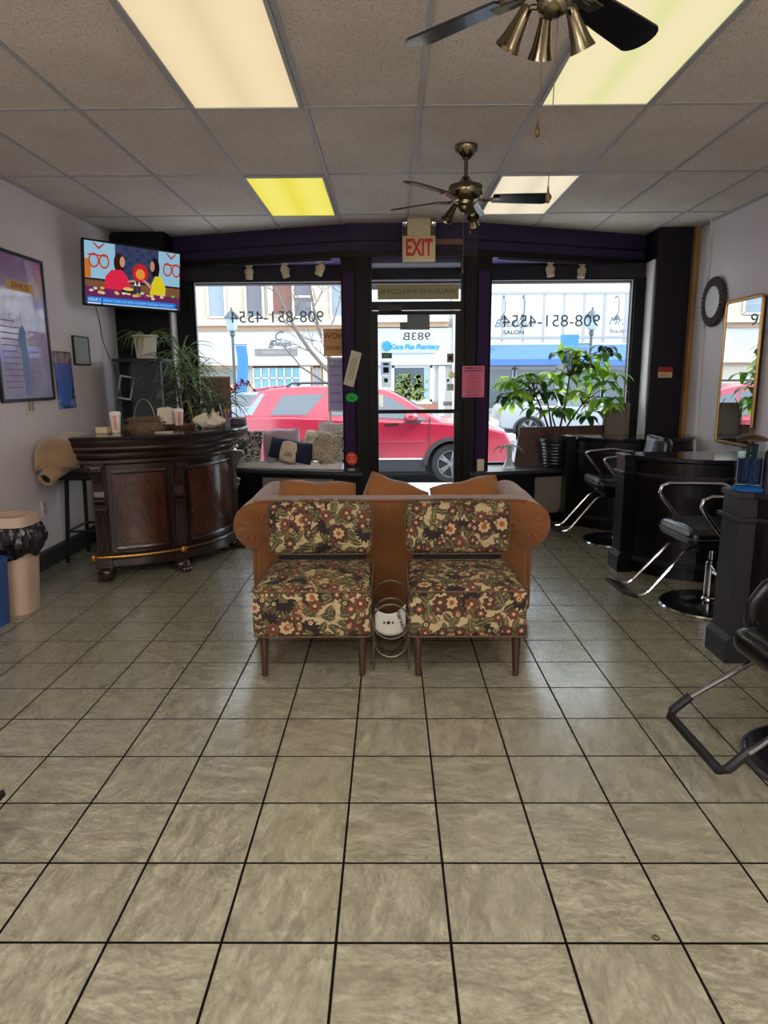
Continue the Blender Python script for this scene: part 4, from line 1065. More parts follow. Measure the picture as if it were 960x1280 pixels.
for k in range(16):
    a = rnd.uniform(0,2*PI); m_.ball((p.x+.105*math.cos(a),p.y+.105*math.sin(a),DZ+.088+rnd.uniform(-.01,.006)),.013,seg=8)
m_.build('pine_cones', mat('pod_grey_brown',(128,106,86),.9,var=.3,vscale=50), tb)
MB().tube([(p.x+.085*math.cos(PI*i/16),p.y,DZ+.05+.20*math.sin(PI*i/16)) for i in range(17)],.0035,6).build('basket_handle', mat('handle_tan_metal',(150,134,104),.4,metal=.5), tb, smooth=True)
# tray with napkins
p = onD(224,534,5.72); ty = thing('serving_tray','brown wooden tray with thin arched handle on the desk','tray',p)
m_ = MB(); m_.lathe([(.001,.004),(.13,.004),(.155,.03),(.162,.03),(.14,0),(.001,0)],p,28); m_.build('tray_bowl', wood_mat('tray_wood',(92,58,40),(128,84,58),.4), ty, smooth=True)
MB().tube([(p.x+.06+.055*math.cos(PI*i/14),p.y+.02,DZ+.02+.20*math.sin(PI*i/14)) for i in range(15)],.003,6).build('tray_handle', mat('cane_handle',(170,150,112),.5), ty, smooth=True)
for o_ in [c2_]+list(c2_.children): pass
c2_.location.z += .006
p = onD(209,528,5.80)
m_ = MB(); rnd = random.Random(2)
for k in range(9):
    n0 = len(m_.v); w_,h_ = .125,.115+rnd.uniform(-.01,.015)
    m_.grid(lambda u,v,k=k: ((u-.5)*w_, .002*math.sin(u*7+k), (v)*h_+.012*math.sin(u*5+k)*v), 6, 5)
    m_.grid(lambda u,v,k=k: ((u-.5)*w_, .004+.002*math.sin(u*7+k), (v)*h_+.012*math.sin(u*5+k)*v), 6, 5)
    m_.xf(Matrix.Translation((p.x-.01+rnd.uniform(-.006,.006), p.y+.012*k-.05, DZ+.028)) @ Matrix.Rotation(R2(rnd.uniform(-8,8)),4,'Z') @ Matrix.Rotation(R2(-8),4,'X'), n0)
tag(m_.build('paper_napkins', mat('napkin_cream',(228,216,194),.9), None, smooth=False),'cream paper napkins standing upright in the brown tray','napkins')
p = onD(192,541,5.22); tag(MB().rb((p.x+.09,p.y-.03,DZ+.004),(.13,.09,.006),rz=.3).build('paper_slip', M_pap, None),'flat white paper slip lying between the basket and the tray','paper')
# paper bag / wrapped pastry
p = onD(262,530,5.62)
def bagf(u,v):
    a = 2*PI*u; e = math.sin(PI*min(max(v,.02),.98)); rr = .115*e**.6*(1+.14*math.sin(5*a+4*v)+.07*math.sin(11*a))
    return (p.x+rr*math.cos(a)*1.05, p.y+rr*.55*math.sin(a), DZ+.004+ .10*v*(1+.25*math.sin(2*a+1)))
m_ = MB(); m_.grid(bagf, 28, 10, wrapu=True); m_.v = [Vector((v.x,v.y,max(v.z,DZ))) for v in m_.v]
tag(m_.build('crumpled_paper_bag', mat('bag_cream',(214,204,184),.9,bump=.4,bscale=30), None),'crumpled cream paper bag to the right of the tray','paper bag')
p = onD(268,524,5.72)
m_ = MB(); m_.grid(lambda u,v: (p.x+(u-.5)*.12*(1-.6*v)+.01*math.sin(v*9), p.y+.02*math.sin(u*8), DZ+.05+.09*v+.02*math.sin(u*6)), 8, 6)
o_ = tag(m_.build('napkin', M_pap, None),'pointed white napkin rising behind the crumpled bag','napkin'); o_.modifiers.new('t','SOLIDIFY').thickness = .002
# pen pot
p = onD(283,520,5.78); pp = thing('pen_pot','clear pot crowded with coloured pens near the right end of the desk','pen pot',p)
m_ = MB(); m_.lathe([(.03,0),(.036,.075),(.034,.075),(.028,.004),(.001,.004)],p,18); m_.build('pot', mat('pot_grey_clear',(150,150,160),.2,alpha=.6), pp)
rnd = random.Random(6)
for k,cc in enumerate([(90,60,150),(200,150,40),(60,60,70),(150,90,170),(190,60,60),(230,230,235),(70,50,130),(210,170,60),(40,40,50),(120,80,160)]):
    a = k*.63*PI; m_ = MB(); b0 = Vector((p.x+.012*math.cos(a),p.y+.012*math.sin(a),DZ+.01)); b1 = b0+Vector((.034*math.cos(a),.03*math.sin(a),.11+.02*(k%3)))
    m_.tube([b0,b1],.0045,6); m_.tube([b1,b1+(b1-b0).normalized()*.012],[.0055,.003],6); m_.build('pen', pm(cc,.4), pp)
# black card holder
p = onD(298,530,5.95); bx = thing('card_holder','black box with a pale lid at the right end of the desk','box',p)
rcube((p.x,p.y,DZ+.03),.13,.10,.06,.006,3).build('box_body', pm((26,24,30),.3), bx); MB().box(p.x-.06,p.y-.045,DZ+.06,p.x+.06,p.y+.045,DZ+.072).build('box_lid', pm((176,160,160)), bx)
MB().box(p.x-.05,p.y-.052,DZ+.012,p.x+.05,p.y-.05,DZ+.05).build('box_label', pm((84,66,78)), bx)
# ------------------------------------------------------------------ styling stations on the right
M_st = mat('station_black_wood', (9,8,9), .3, spec=.35, var=.35, vscale=14, coat=.15)
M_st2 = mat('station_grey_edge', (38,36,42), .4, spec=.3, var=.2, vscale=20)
M_sttop = mat('station_black_marble', (20,18,28), .16, var=.6, vscale=9, coat=.4)
def station(yc, label, x0=1.76, depth=.20, zt=.90, sag=.36):
    """peninsula from the right wall: pilaster at x0, front bulging towards the camera"""
    r = thing('styling_station', label, 'styling station', (2.4,yc,0))
    x1 = XR-.004; ch = (x1-x0-.08); R_ = (ch*ch/4+sag*sag)/(2*sag); cx = x0+.08+ch/2; yb = yc-depth/2; cy = yb+R_-sag
    half = math.asin(min(1,(ch/2)/R_))
    a0, a1 = -PI/2-half, -PI/2+half
    def outline(grow):
        n = 26; pts = [(x1,yc+depth/2)]
        pts += [(x0+.04,yc+depth/2),(x0+.04,yb)]
        pts += [(min(x1,cx+(R_+grow)*math.cos(a0+(a1-a0)*i/n)), cy+(R_+grow)*math.sin(a0+(a1-a0)*i/n)) for i in range(n+1)]
        return pts
    MB().prism(outline(0),'z',.10,zt-.04).build('curved_body', M_st, r)
    MB().prism(outline(-.035),'z',0,.10).build('toe_base', M_st, r)
    m_ = MB(); m_.prism(outline(.012),'z',zt-.150,zt-.138); m_.prism(outline(.018),'z',zt-.138,zt-.128)
    m_.build('body_moulding', M_st2, r)
    MB().prism(outline(.010),'z',.10,.135).build('base_moulding', M_st2, r)
    MB().prism(outline(.030),'z',zt-.032,zt).build('marble_top', M_sttop, r, bevel=.006)
    # pilaster
    m_ = MB(); w_ = .085; y0,y1 = yc-depth/2-.01, yc+depth/2-.02
    m_.box(x0,y0,.14,x0+w_,y1,zt-.03); m_.box(x0-.022,y0-.022,0,x0+w_+.01,y1+.02,.12); m_.prism([(x0-.022,.12),(x0,.15),(x0+w_,.15),(x0+w_+.01,.12)],'y',y0-.015,y1+.015)
    m_.box(x0-.02,y0-.02,zt-.150,x0+w_+.01,y1+.02,zt-.128); m_.box(x0-.010,y0-.010,zt-.032,x0+w_+.01,y1+.01,zt-.002)
    m_.build('pilaster', M_st2 if zt > .88 and yc < 4 else M_st, r, bevel=.003, bseg=1)  # nearest pilaster greyer: light on its side face put into the colour
    m_ = MB()
    m_.lathe([(.001,0),(.014,.004),(.018,.012),(.001,.022)],(cx+.0,cy-R_-.012,zt-.30),12,Matrix.Rotation(PI/2,4,'X')); m_.build('door_knob', M_brass, r, smooth=True)
    return r
station(6.90,'black curved styling station farthest back, beside the leafy plant and window')
station(5.22,'black curved styling station in the middle of the right wall')
station(3.50,'black styling station nearest the camera carrying the blue disinfectant jar')

# ------------------------------------------------------------------ salon chairs
M_vin = mat('black_vinyl', (9,9,12), .3, bump=.06, bscale=40, coat=.25)
M_pipe = mat('vinyl_piping', (60,60,66), .35)
def salon_chair(label, loc, rz, style=0, seat_z=.50, roll=0.0):
    r = thing('salon_chair', label, 'salon chair', (0,0,0), 'black hydraulic salon chairs')
    MB().lathe([(.001,0),(.29,0),(.305,.006),(.30,.018),(.27,.028),(.10,.045),(.001,.05)],(0,0,0),40).build('base_disc', mat('base_black_enamel',(14,14,18),.16,coat=.6), r, smooth=True)
    MB().lathe([(.288,0),(.306,.0),(.309,.012),(.300,.021),(.292,.019)],(0,0,0),48).build('base_rim', M_pipe if style == 2 else M_chrome, r, smooth=True)
    MB().lathe([(.001,.045),(.052,.045),(.05,.06),(.040,.07),(.040,.30),(.034,.30),(.034,.31),(.022,.315),(.022,seat_z-.10),(.06,seat_z-.08),(.001,seat_z-.08)],(0,0,0),20).build('hydraulic_column', M_chrome, r, smooth=True)
    m_ = MB(); m_.tube([(.03,0,.28),(.05,.09,.30),(.06,.16,.285)],.008,8); m_.rb((.065,.19,.28),(.035,.07,.02)); m_.build('pump_lever', M_chrome, r)
    m_ = MB(); m_.box(-.16,-.16,seat_z-.085,.18,.16,seat_z-.06); m_.build('seat_plate', M_black, r)
    def sfn(p,q):
        if style == 0: q.z += .035*max(0,p.x)**2*(1 if p.z > -2 else 0) - .03*max(0,-p.x)**2
        if p.z > 0: q.z += .012*(1-p.x**2)*(1-p.y**2)
        if style == 2 and p.z > 0: q.z -= .006*max(0,math.cos(p.x*9))**12+.006*max(0,math.cos(p.y*7.5))**12
        return q
    st = rcube((.02 if style != 2 else .04,0,seat_z),.50 if style != 2 else .54,.48,.12,.055,16,sfn).build('seat', M_vin, r, smooth=True)
    m_ = MB(); m_.tube([(.02+sx*(.25-.05)+.05*math.cos(a), sy*(.24-.05)+.05*math.sin(a), seat_z+.0+ (.035*(sx>0) if style==0 else 0)) for (sx,sy,a0) in ((1,-1,-PI/2),(1,1,0),(-1,1,PI/2),(-1,-1,PI)) for a in [a0+PI/2*i/5 for i in range(6)]],.005,6,closed=True); m_.build('seat_piping', M_pipe, st, smooth=True)
    def bfn(p,q):
        q.x += .05*p.y**2 - .02*(1-p.z**2)
        if style == 2 : q.y *= 1-.22*max(0,p.z)**2
        else: q.y *= 1-.10*max(0,p.z)**2
        return q
    hb = .36
    bo = rcube((-.27,0,seat_z+.09+hb/2),.085,.46,hb,.04,14,bfn,).build('backrest', M_vin, r, smooth=True)
    mt = Matrix.Translation((-.22,0,seat_z+.06)) @ Matrix.Rotation(R2(-14),4,'Y') @ Matrix.Translation((.22,0,-seat_z-.06))
    bo.data.transform(mt)
    m_ = MB(); m_.tube([(-.10,0,seat_z-.07),(-.24,0,seat_z-.05),(-.285,0,seat_z+.05),(-.31,0,seat_z+.2)],.018,8,flat=.5); m_.build('back_bracket', M_chrome, r, smooth=True)
    for s in (-1,1):
        y = s*.275; m_ = MB()
        if style == 0: pts = [(.02,s*.25,seat_z-.03),(.10,y,seat_z+.08),(.24,y,seat_z+.25),(.245,y,seat_z+.262),(.21,y,seat_z+.275),(0,y,seat_z+.295),(-.18,y,seat_z+.27),(-.31,y*.93,seat_z+.19)]
        else: pts = [(.05,s*.255,seat_z-.05),(.10,y,seat_z+.02),(.22,y,seat_z+.17),(.245,y,seat_z+.21),(.235,y,seat_z+.25),(.19,y,seat_z+.27),(0,y,seat_z+.265),(-.18,y,seat_z+.26),(-.31,y*.93,seat_z+.20)]
        if style == 2: pts = [(.17,s*.25,seat_z-.03),(.205,y,seat_z+.05),(.20,y,seat_z+.13),(.15,y,seat_z+.20),(.06,y,seat_z+.235),(-.10,y,seat_z+.235),(-.22,y,seat_z+.21),(-.31,y*.93,seat_z+.13)]
        m_.tube(pts,.026 if style == 2 else .013 if style == 0 else .014,10); ar = m_.build('armrest', M_vin if style == 2 else M_chrome, r, smooth=True)
    # footrest: two chrome bars and a padded U
    fz, fxx = seat_z-.08, .10; w0 = .11 if style != 2 else .2; w1 = .125 if style != 2 else .215
    for s in (-1,1):
        m_ = MB(); m_.tube([(fxx,s*w0,fz),(fxx+.10,s*w0,fz),(fxx+.15,s*w0,fz-.03),(fxx+.36,s*w1,.155 if style != 2 else .19)] + ([(fxx+.40,s*w1,.130),(fxx+.46,s*w1,.125)] if style != 2 else []),.0115,8); m_.build('footrest_bar', M_chrome, r, smooth=True)
    m_ = MB()
    if style != 2:
        m_.tube([(fxx+.44,-w1-.02,.125),(fxx+.52,-w1-.02,.15)],.012,6); m_.tube([(fxx+.44,w1+.02,.125),(fxx+.52,w1+.02,.15)],.012,6)
        m_.rb((fxx+.49,0,.142),(.09,2*w1+.06,.02),ry=-.3)
    else:
        m_.tube([(fxx+.355,-w1,.195),(fxx+.42,-w1-.002,.135),(fxx+.44,-w1+.02,.118),(fxx+.44,w1-.02,.118),(fxx+.42,w1+.002,.135),(fxx+.355,w1,.195)],.018,8)
    m_.build('footrest_pad', mat('footrest_rubber',(22,22,24),.5), r, smooth=(style == 2))
    r.location = loc; r.rotation_euler = (0,0,rz); return r
salon_chair('black vinyl salon chair with thin pointed chrome arms between the two far stations',(2.06,6.08,0),PI,0,.52)
salon_chair('black vinyl salon chair with looping chrome arms behind the nearest station',(2.07,4.28,0),PI+.06,1,.50)
salon_chair('black quilted salon chair with a wide padded U footrest in the right foreground',(1.68,2.40,0),PI+.03,2,.44)
ch = salon_chair('salon chair at the left edge of the photo with only its footrest tip showing',(-1.89,1.85,0),0,1,.50)

# disinfectant jar and bottles on the nearest station
p = at(935,600,3.47); jp = Vector((p.x,3.47,.901)); jr = thing('disinfectant_jar','tall glass jar of blue disinfectant with combs on the nearest station','jar',jp)
M_jar = glass_mat('jar_glass',(.92,.96,.98,1))
MB().lathe([(.052,.004),(.050,.02),(.066,.03),(.066,.245),(.062,.25),(.060,.245),(.060,.034),(.001,.03)],jp,28).build('jar_body', M_jar, jr, smooth=True)
MB().lathe([(.001,.036),(.0585,.036),(.0585,.165),(.001,.165)],jp,28).build('blue_liquid', mat('blue_liquid',(3,30,62),.08,alpha=.9), jr, smooth=True)
MB().lathe([(.001,.0),(.078,.0),(.080,.012),(.060,.024),(.001,.026)],jp,28).build('jar_foot', mat('blue_glass_foot',(16,84,150),.08,coat=.8), jr, smooth=True)
MB().lathe([(.072,.252),(.074,.262),(.05,.275),(.012,.282),(.012,.30),(.016,.312),(.001,.318)],jp,24).build('jar_lid', mat('lid_bronze',(96,76,58),.3,metal=.8), jr, smooth=True)
for k in range(4):
    a = k*1.7; m_ = MB(); m_.rb((jp.x+.02*math.cos(a),jp.y+.02*math.sin(a),jp.z+.135),(.022,.004,.20),rz=a,rx=.12*math.cos(a)); m_.build('comb', pm((20,40,44),.4), jr)
def bottle(x, Y, r_, h, m, label, sq=False, cap=(20,18,20), lab=None):
    p = at(x,600,Y); p = Vector((p.x,Y,.901)); b = thing('spray_bottle',label,'bottle',p)
    MB().lathe([(.001,0),(r_,0),(r_,h*.72),(r_*.85,h*.8),(r_*.35,h*.86),(r_*.35,h*.9),(.001,h*.9)],p,20).build('bottle_body', m, b, smooth=True)
    MB().lathe([(.001,h*.88),(r_*.5,h*.88),(r_*.5,h),(.001,h)],p,14).build('bottle_cap', pm(cap,.4), b, smooth=True)
    if lab: MB().rb((p.x,p.y-r_-.001,p.z+h*.16),(r_*.35,.002,h*.14)).build('bottle_label', pm(lab), b)
    return b
bottle(960,3.42,.026,.25,pm((26,20,30),.3),'black bottle with a small pale label just right of the disinfectant jar',lab=(206,198,170))
bottle(958,3.58,.022,.16,pm((66,44,120),.3),'short purple bottle behind the black one on the nearest station')

# mirror and round frame on the right wall
def wallquad(mb, pts): mb.face(pts)
mr = thing('wall_mirror','tall wall mirror in a slim gold frame above the middle styling station','mirror',(2.99,5.95,.95))
my0,my1,mz0,mz1 = 5.65,6.25,.90,2.10
m_ = MB(); m_.box(2.955,my0+.006,mz0+.006,2.99,my1-.006,mz1-.006); m_.build('mirror_back', pm((40,34,30)), mr)
MB().box(2.9535,my0+.008,mz0+.008,2.9548,my1-.008,mz1-.008).build('mirror_glass', mat('mirror_silver',(232,236,240),.01,metal=1.0), mr)
m_ = MB(); rr = .035
outer = []
for (sy,sz,a0) in ((1,-1,-90),(1,1,0),(-1,1,90),(-1,-1,180)):
    for i in range(6):
        a = R2(a0+18*i); outer.append((2.955,(my0+my1)/2+sy*((my1-my0)/2-rr)+rr*math.cos(a),(mz0+mz1)/2+sz*((mz1-mz0)/2-rr)+rr*math.sin(a)))
m_.tube(outer,.011,8,closed=True,flat=1.5); m_.build('mirror_frame', mat('gold_frame',(176,134,76),.35,metal=.7), mr, smooth=True)
cl = thing('round_wall_mirror','small round mirror in a dark brown woven frame high on the right wall','mirror',(2.99,6.56,2.14))
ry = Matrix.Rotation(-PI/2,4,'Y')
m_ = MB(); m_.grid(lambda u,v: (2.975-.028*math.sin(2*PI*v)-.005*math.sin(2*PI*u*30), 6.56+(.178+.045*math.cos(2*PI*v))*math.cos(2*PI*u), 2.14+(.178+.045*math.cos(2*PI*v))*math.sin(2*PI*u)), 120, 10, wrapu=True)
m_.build('woven_frame', mat('woven_dark_brown',(58,44,42),.6,var=.5,vscale=40), cl, smooth=True)
MB().lathe([(.001,0),(.145,0),(.145,.01),(.001,.01)],(2.972,6.56,2.14),40,ry).build('mirror_glass', mat('pale_mirror',(226,228,220),.25,metal=.35), cl)
sg = MB().box(2.70,7.042,1.46,2.84,7.049,1.565).build('wall_notice', pm((206,180,130)), None); tag(sg,'small red and cream notice on the dark column at the right','notice')
MB().box(2.70,7.040,1.515,2.84,7.042,1.565).build('notice_red_band', pm((150,40,44)), sg)
for i in range(2): MB().box(2.715,7.040,1.475+.016*i,2.80-.02*i,7.042,1.480+.016*i).build('notice_line', pm((110,90,60)), sg)

# ------------------------------------------------------------------ television
TVC = Vector((-2.30,6.47,2.375)); tw, th_ = .97, .55
tv = thing('wall_tv','flat television high in the left corner showing a cooking show','television',TVC)
ux = Vector((.61,.75,0)).normalized(); nrm = Vector((ux.y,-ux.x,0))
tilt = Matrix.Rotation(R2(7),3,ux); uz = (tilt @ Vector((0,0,1))); nn = (tilt @ nrm)
if nn.z > 0: tilt = Matrix.Rotation(R2(-7),3,ux); uz = (tilt @ Vector((0,0,1))); nn = (tilt @ nrm)
TM = Matrix(((ux.x,-nn.x,uz.x,TVC.x),(ux.y,-nn.y,uz.y,TVC.y),(ux.z,-nn.z,uz.z,TVC.z),(0,0,0,1)))   # local x right, y into the set, z up
def tvb(name, m, fn, par=tv, **k):
    mb = MB(); fn(mb); mb.xf(TM); return mb.build(name, m, par, **k)
M_bez = mat('tv_bezel',(12,12,14),.25,coat=.4)
tvb('tv_body', mat('tv_back',(24,24,26),.5), lambda b: b.box(-tw/2+.01,.004,-th_/2+.01,tw/2-.01,.045,th_/2-.01))
def bz(b):
    e = .016
    b.box(-tw/2,-.004,-th_/2,tw/2,.012,-th_/2+e+.006); b.box(-tw/2,-.004,th_/2-e,tw/2,.012,th_/2); b.box(-tw/2,-.004,-th_/2,-tw/2+e,.012,th_/2); b.box(tw/2-e,-.004,-th_/2,tw/2,.012,th_/2)
tvb('tv_bezel', M_bez, bz)
sw, sh = tw-.032, th_-.038; sz0 = .003
SC = lambda u,v: (-sw/2+sw*u, -sh/2+sz0+sh*v)      # screen coordinates 0..1, v up
_e = {}
def se(c):
    if c not in _e: _e[c] = emis('screen_%02x%02x%02x' % c, c, .85)
    return _e[c]
layer = [0]
def shp(name, c, pts):
    layer[0] += 1; y = -.0005-.00004*layer[0]
    tvb(name, se(c), lambda b: b.face([(SC(*p)[0], y, SC(*p)[1]) for p in pts]), scr, fix=False)
scr = tvb('tv_screen', se((60,66,100)), lambda b: b.box(-sw/2,0,-sh/2+sz0,sw/2,.003,sh/2+sz0))
def el(cx,cy,rx,ry,n=16,a0=0,a1=2*PI): return [(cx+rx*math.cos(a0+(a1-a0)*i/n), cy+ry*math.sin(a0+(a1-a0)*i/n)) for i in range(n if a1-a0 > 6 else n+1)]
def rc(x0,y0,x1,y1): return [(x0,y0),(x1,y0),(x1,y1),(x0,y1)]
shp('screen_panel',(150,196,220),rc(0,.40,.30,1)); shp('screen_panel',(150,196,220),rc(.76,.40,1,1)); shp('screen_panel',(200,120,40),rc(0,.42,.06,.72))
for j in range(7):
    for i in range(6):
        shp('screen_brick',(38,44,70) if (i+j)%2 else (48,56,84),rc(.385+.0625*i-(j%2)*.02,.46+.077*j,.385+.0625*i+.05-(j%2)*.02,.46+.077*j+.06)) if (i+j)%2 == 0 else None
shp('screen_shelf',(40,30,34),rc(0,.385,1,.415)); shp('screen_wood',(128,84,60),rc(0,.2,1,.385))
for cx in (.09,.19,.86,.96):
    shp('screen_glasses',(196,66,44),el(cx,.70,.052,.12)); shp('screen_lens',(150,190,214),el(cx,.70,.038,.09))
for cx in (.14,.90): shp('screen_heart',(190,50,50),[(cx-.06,.98),(cx,.88),(cx+.06,.98),(cx+.05,.99),(cx,.92),(cx-.05,.99)])
shp('screen_glasses',(200,60,48),rc(.03,.775,.23,.80)); shp('screen_glasses',(200,60,48),rc(.82,.775,.99,.80))
shp('screen_balloon',(200,40,44),el(.56,.58,.085,.16)); shp('screen_balloon',(236,150,60),el(.56,.56,.05,.09))
shp('screen_hair',(52,28,24),el(.34,.70,.055,.17)); shp('screen_face',(206,150,120),el(.372,.73,.026,.09))
shp('screen_red_top',(226,44,76),[(.18,.2),(.20,.46),(.26,.58),(.36,.60),(.42,.50),(.45,.34),(.43,.2)])
shp('screen_hair',(28,22,26),el(.72,.70,.05,.17)); shp('screen_face',(196,140,112),el(.69,.72,.024,.09))
shp('screen_yellow_top',(226,206,40),[(.66,.24),(.68,.42),(.72,.56),(.79,.56),(.84,.36),(.83,.18),(.70,.18)])
shp('screen_arm',(200,150,120),[(.58,.46),(.60,.48),(.69,.38),(.68,.32)]); shp('screen_arm',(206,150,124),[(.42,.40),(.44,.44),(.50,.46),(.50,.42)])
shp('screen_table',(108,42,92),[(0,.12),(0,.28),(.3,.26),(1,.22),(1,.08)])
rnd = random.Random(8)
for k in range(26):
    c = rnd.choice([(220,190,120),(240,220,170),(90,190,70),(230,200,60),(150,60,120),(230,120,60),(210,210,200)])
    x = rnd.uniform(.04,.97); shp('screen_food',c,el(x,.25-.05*x+rnd.uniform(-.06,.05),.022,.022,8))
shp('screen_plate',(40,34,40),el(.43,.26,.075,.035)); shp('screen_plate',(230,190,110),el(.43,.29,.055,.03))
for x in (.49,.53): shp('screen_bottle',(50,50,66),rc(x,.24,x+.03,.36)); shp('screen_bottle',(226,226,230),[(x,.36),(x+.03,.36),(x+.015,.44)])
shp('screen_caption_bar',(30,130,226),[(.02,.015),(.02,.115),(.95,.115),(.95,.015)]); shp('screen_caption_line',(210,214,230),rc(.17,.0,.97,.018)); shp('screen_network_tag',(226,232,240),rc(.02,.0,.15,.02))
def tvtext(s, u, v, size, sx, m):
    x,z = SC(u,v); o_ = text('screen_caption', s, size, m, scr, tuple(TM @ Vector((x,-.009,z))), TM.to_3x3() @ Matrix.Rotation(PI/2,3,'X'), sx=sx, ext=.0002)
tvtext('HOUR 3', .085, .066, .036, .85, se((226,240,255)))
tvtext('EATING YOUR FUN WITH GOURMET MEXICAN CHOCOLATE', .545, .064, .030, .84, se((170,214,255)))
m_ = MB(); m_.tube([tuple(TM @ Vector((0,.05,0))), (-2.42,6.70,2.40), (-2.56,6.76,2.40)],.025,8); m_.box(-2.739,6.62,2.25,-2.72,6.9,2.55); m_.tube([(-2.56,6.76,2.40),(-2.72,6.76,2.40)],.03,8); m_.build('wall_bracket', pm((24,24,26),.5), tv)
def cable(name, pts, label, r_=.004, m=None):
    out = []
    for i in range(len(pts)-1):
        p0 = Vector(pts[max(0,i-1)]); p1 = Vector(pts[i]); p2 = Vector(pts[i+1]); p3 = Vector(pts[min(len(pts)-1,i+2)])
        for k in range(6):
            t = k/6; out.append(.5*((2*p1)+(p2-p0)*t+(2*p0-5*p1+4*p2-p3)*t*t+(3*p1-p0-3*p2+p3)*t**3))
    out.append(Vector(pts[-1])); return tag(MB().tube(out,r_,5).build(name, m or pm((30,28,30),.5), None, smooth=True), label, 'cable')
XW = XL+.012
cable('tv_cable',[(XW+.12,6.30,2.12),tuple(atX(124,400,XW)),tuple(atX(130,430,XW)),tuple(atX(146,470,XW+.0)),tuple(atX(150,500,XW))],'thin black cable hanging down the wall directly under the television')
cable('tv_cable',[(-2.52,6.55,2.10),tuple(atX(146,392,XW)),tuple(atX(158,410,XW))],'short black cable sloping from the television towards the black corner column')

# ------------------------------------------------------------------ left wall pictures
def on_wall_frame(name, label, y0,y1,z0,z1, fw, m, depth=.025):
    r = thing(name, label, 'framed picture', (XL+.01,(y0+y1)/2,(z0+z1)/2)); m_ = MB(); x0,x1 = XL+.001, XL+depth
    for (a,b,c,d) in ((y0,y1,z0,z0+fw),(y0,y1,z1-fw,z1),(y0,y0+fw,z0+fw,z1-fw),(y1-fw,y1,z0+fw,z1-fw)): m_.box(x0,a,c,x1,b,d)
    m_.build('frame', m, r, bevel=.002, bseg=1); return r
def wrect(par, name, y0,y1,z0,z1, m, x=XL+.012, t=.001): return MB().box(x,y0,z0,x+t,y1,z1).build(name, m, par)
y0,y1,z0,z1 = 4.86,5.63,1.315,2.385
po = on_wall_frame('framed_poster','large lavender salon poster in a black frame on the left wall',y0,y1,z0,z1,.022,mat('frame_black',(20,18,24),.3))
m, g, b = new_mat('poster_print'); pp_ = g.sep(obj_pos(g)); zz = g.m('ADD', g.m('MULTIPLY', pp_[2], .93), .5)
n_ = g.noise(obj_pos(g), 3.2, 4, .6, 1.0)
c_ = g.mix(g.ramp(n_, .35, .65), lin((172,150,196)), lin((206,196,222)))
c_ = g.mix(g.m('MULTIPLY', g.ramp(zz, .72, .98), g.ramp(n_, .30, .6)), c_, lin((150,90,150)))
c_ = g.mix(g.m('MULTIPLY', g.m('SUBTRACT', 1.0, g.ramp(zz, .1, .5)), .5), c_, lin((168,176,214)))
g._in(b, 'Base Color', c_); b.inputs['Roughness'].default_value = .12; b.inputs['Coat Weight'].default_value = 1.0; b.inputs['Coat Roughness'].default_value = .02
pr_ = wrect(po,'poster_print',y0+.02,y1-.02,z0+.02,z1-.02,m)
wrect(pr_,'yellow_banner',y0+.22,y1-.18,z1-.27,z1-.20,pm((206,176,92)),XL+.013)
rt_ = Matrix(((0,0,1),(1,0,0),(0,1,0)))
text('poster_lettering','SERVICES',.062,pm((176,84,76)),pr_,(XL+.0150,(y0+y1)/2+.02,z1-.235),rt_,sx=1.0)
rnd = random.Random(5)
for k in range(12): wrect(pr_,'text_line',y0+.08,y0+.30+rnd.uniform(-.03,.04),z0+.10+.043*k,z0+.108+.043*k,pm((150,110,150)),XL+.013)
for k in range(8): wrect(pr_,'text_line',y0+.46,y0+.62+rnd.uniform(-.04,.05),z0+.16+.05*k,z0+.172+.05*k,pm((176,140,176)),XL+.013)
m_ = MB(); m_.prism([(y0+.36,z0+.05),(y0+.33,z0+.20),(y0+.34,z0+.36),(y0+.30,z0+.44),(y0+.33,z0+.52),(y0+.38,z0+.56),(y0+.42,z0+.51),(y0+.41,z0+.44),(y0+.43,z0+.30),(y0+.42,z0+.05)],'x',XL+.013,XL+.0145); m_.build('blue_figure_print', pm((124,146,196)), pr_)
p2 = MB(); ya,yb,za,zb = 5.69,6.0,1.235,1.705
def cur(u,v): return (XL+.006+.03*max(0,.25-v)**1.2*u+.02*max(0,v-.85)*(1-u), ya+(yb-ya)*u+.02*(1-v), za+(zb-za)*v)
m, g, b = new_mat('sky_poster_print'); pp_ = g.sep(obj_pos(g)); n_ = g.noise(obj_pos(g), 9, 4, .6, .6); zz = g.m('DIVIDE', pp_[2], .47)
c_ = g.mix(g.ramp(zz,.35,.75), lin((60,110,196)), lin((104,104,190)))
c_ = g.mix(g.m('MULTIPLY', g.ramp(n_,.52,.60), g.m('SUBTRACT',1.0,g.ramp(zz,.05,.4))), c_, lin((206,200,226)))
c_ = g.mix(g.m('GREATER_THAN', zz, .80), c_, g.mix(g.ramp(n_,.4,.6), lin((74,62,78)), lin((176,150,150))))
c_ = g.mix(g.m('MULTIPLY', g.ramp(n_,.56,.58), g.m('MULTIPLY', g.ramp(zz,.1,.2), g.m('SUBTRACT',1.0,g.ramp(zz,.35,.5)))), c_, lin((24,30,50)))
g._in(b,'Base Color',c_); b.inputs['Roughness'].default_value = .35
p2.grid(cur, 8, 12); o_ = tag(p2.build('beach_poster', m, None, smooth=True),'unframed blue poster with curling corners between the two wall frames','poster'); o_.modifiers.new('t','SOLIDIFY').thickness = .0015
sf2 = on_wall_frame('framed_certificate','small framed certificate on the left wall to the right of the blue poster',6.06,6.37,1.60,1.85,.010,mat('frame_thin_black',(34,36,40),.3),.02)
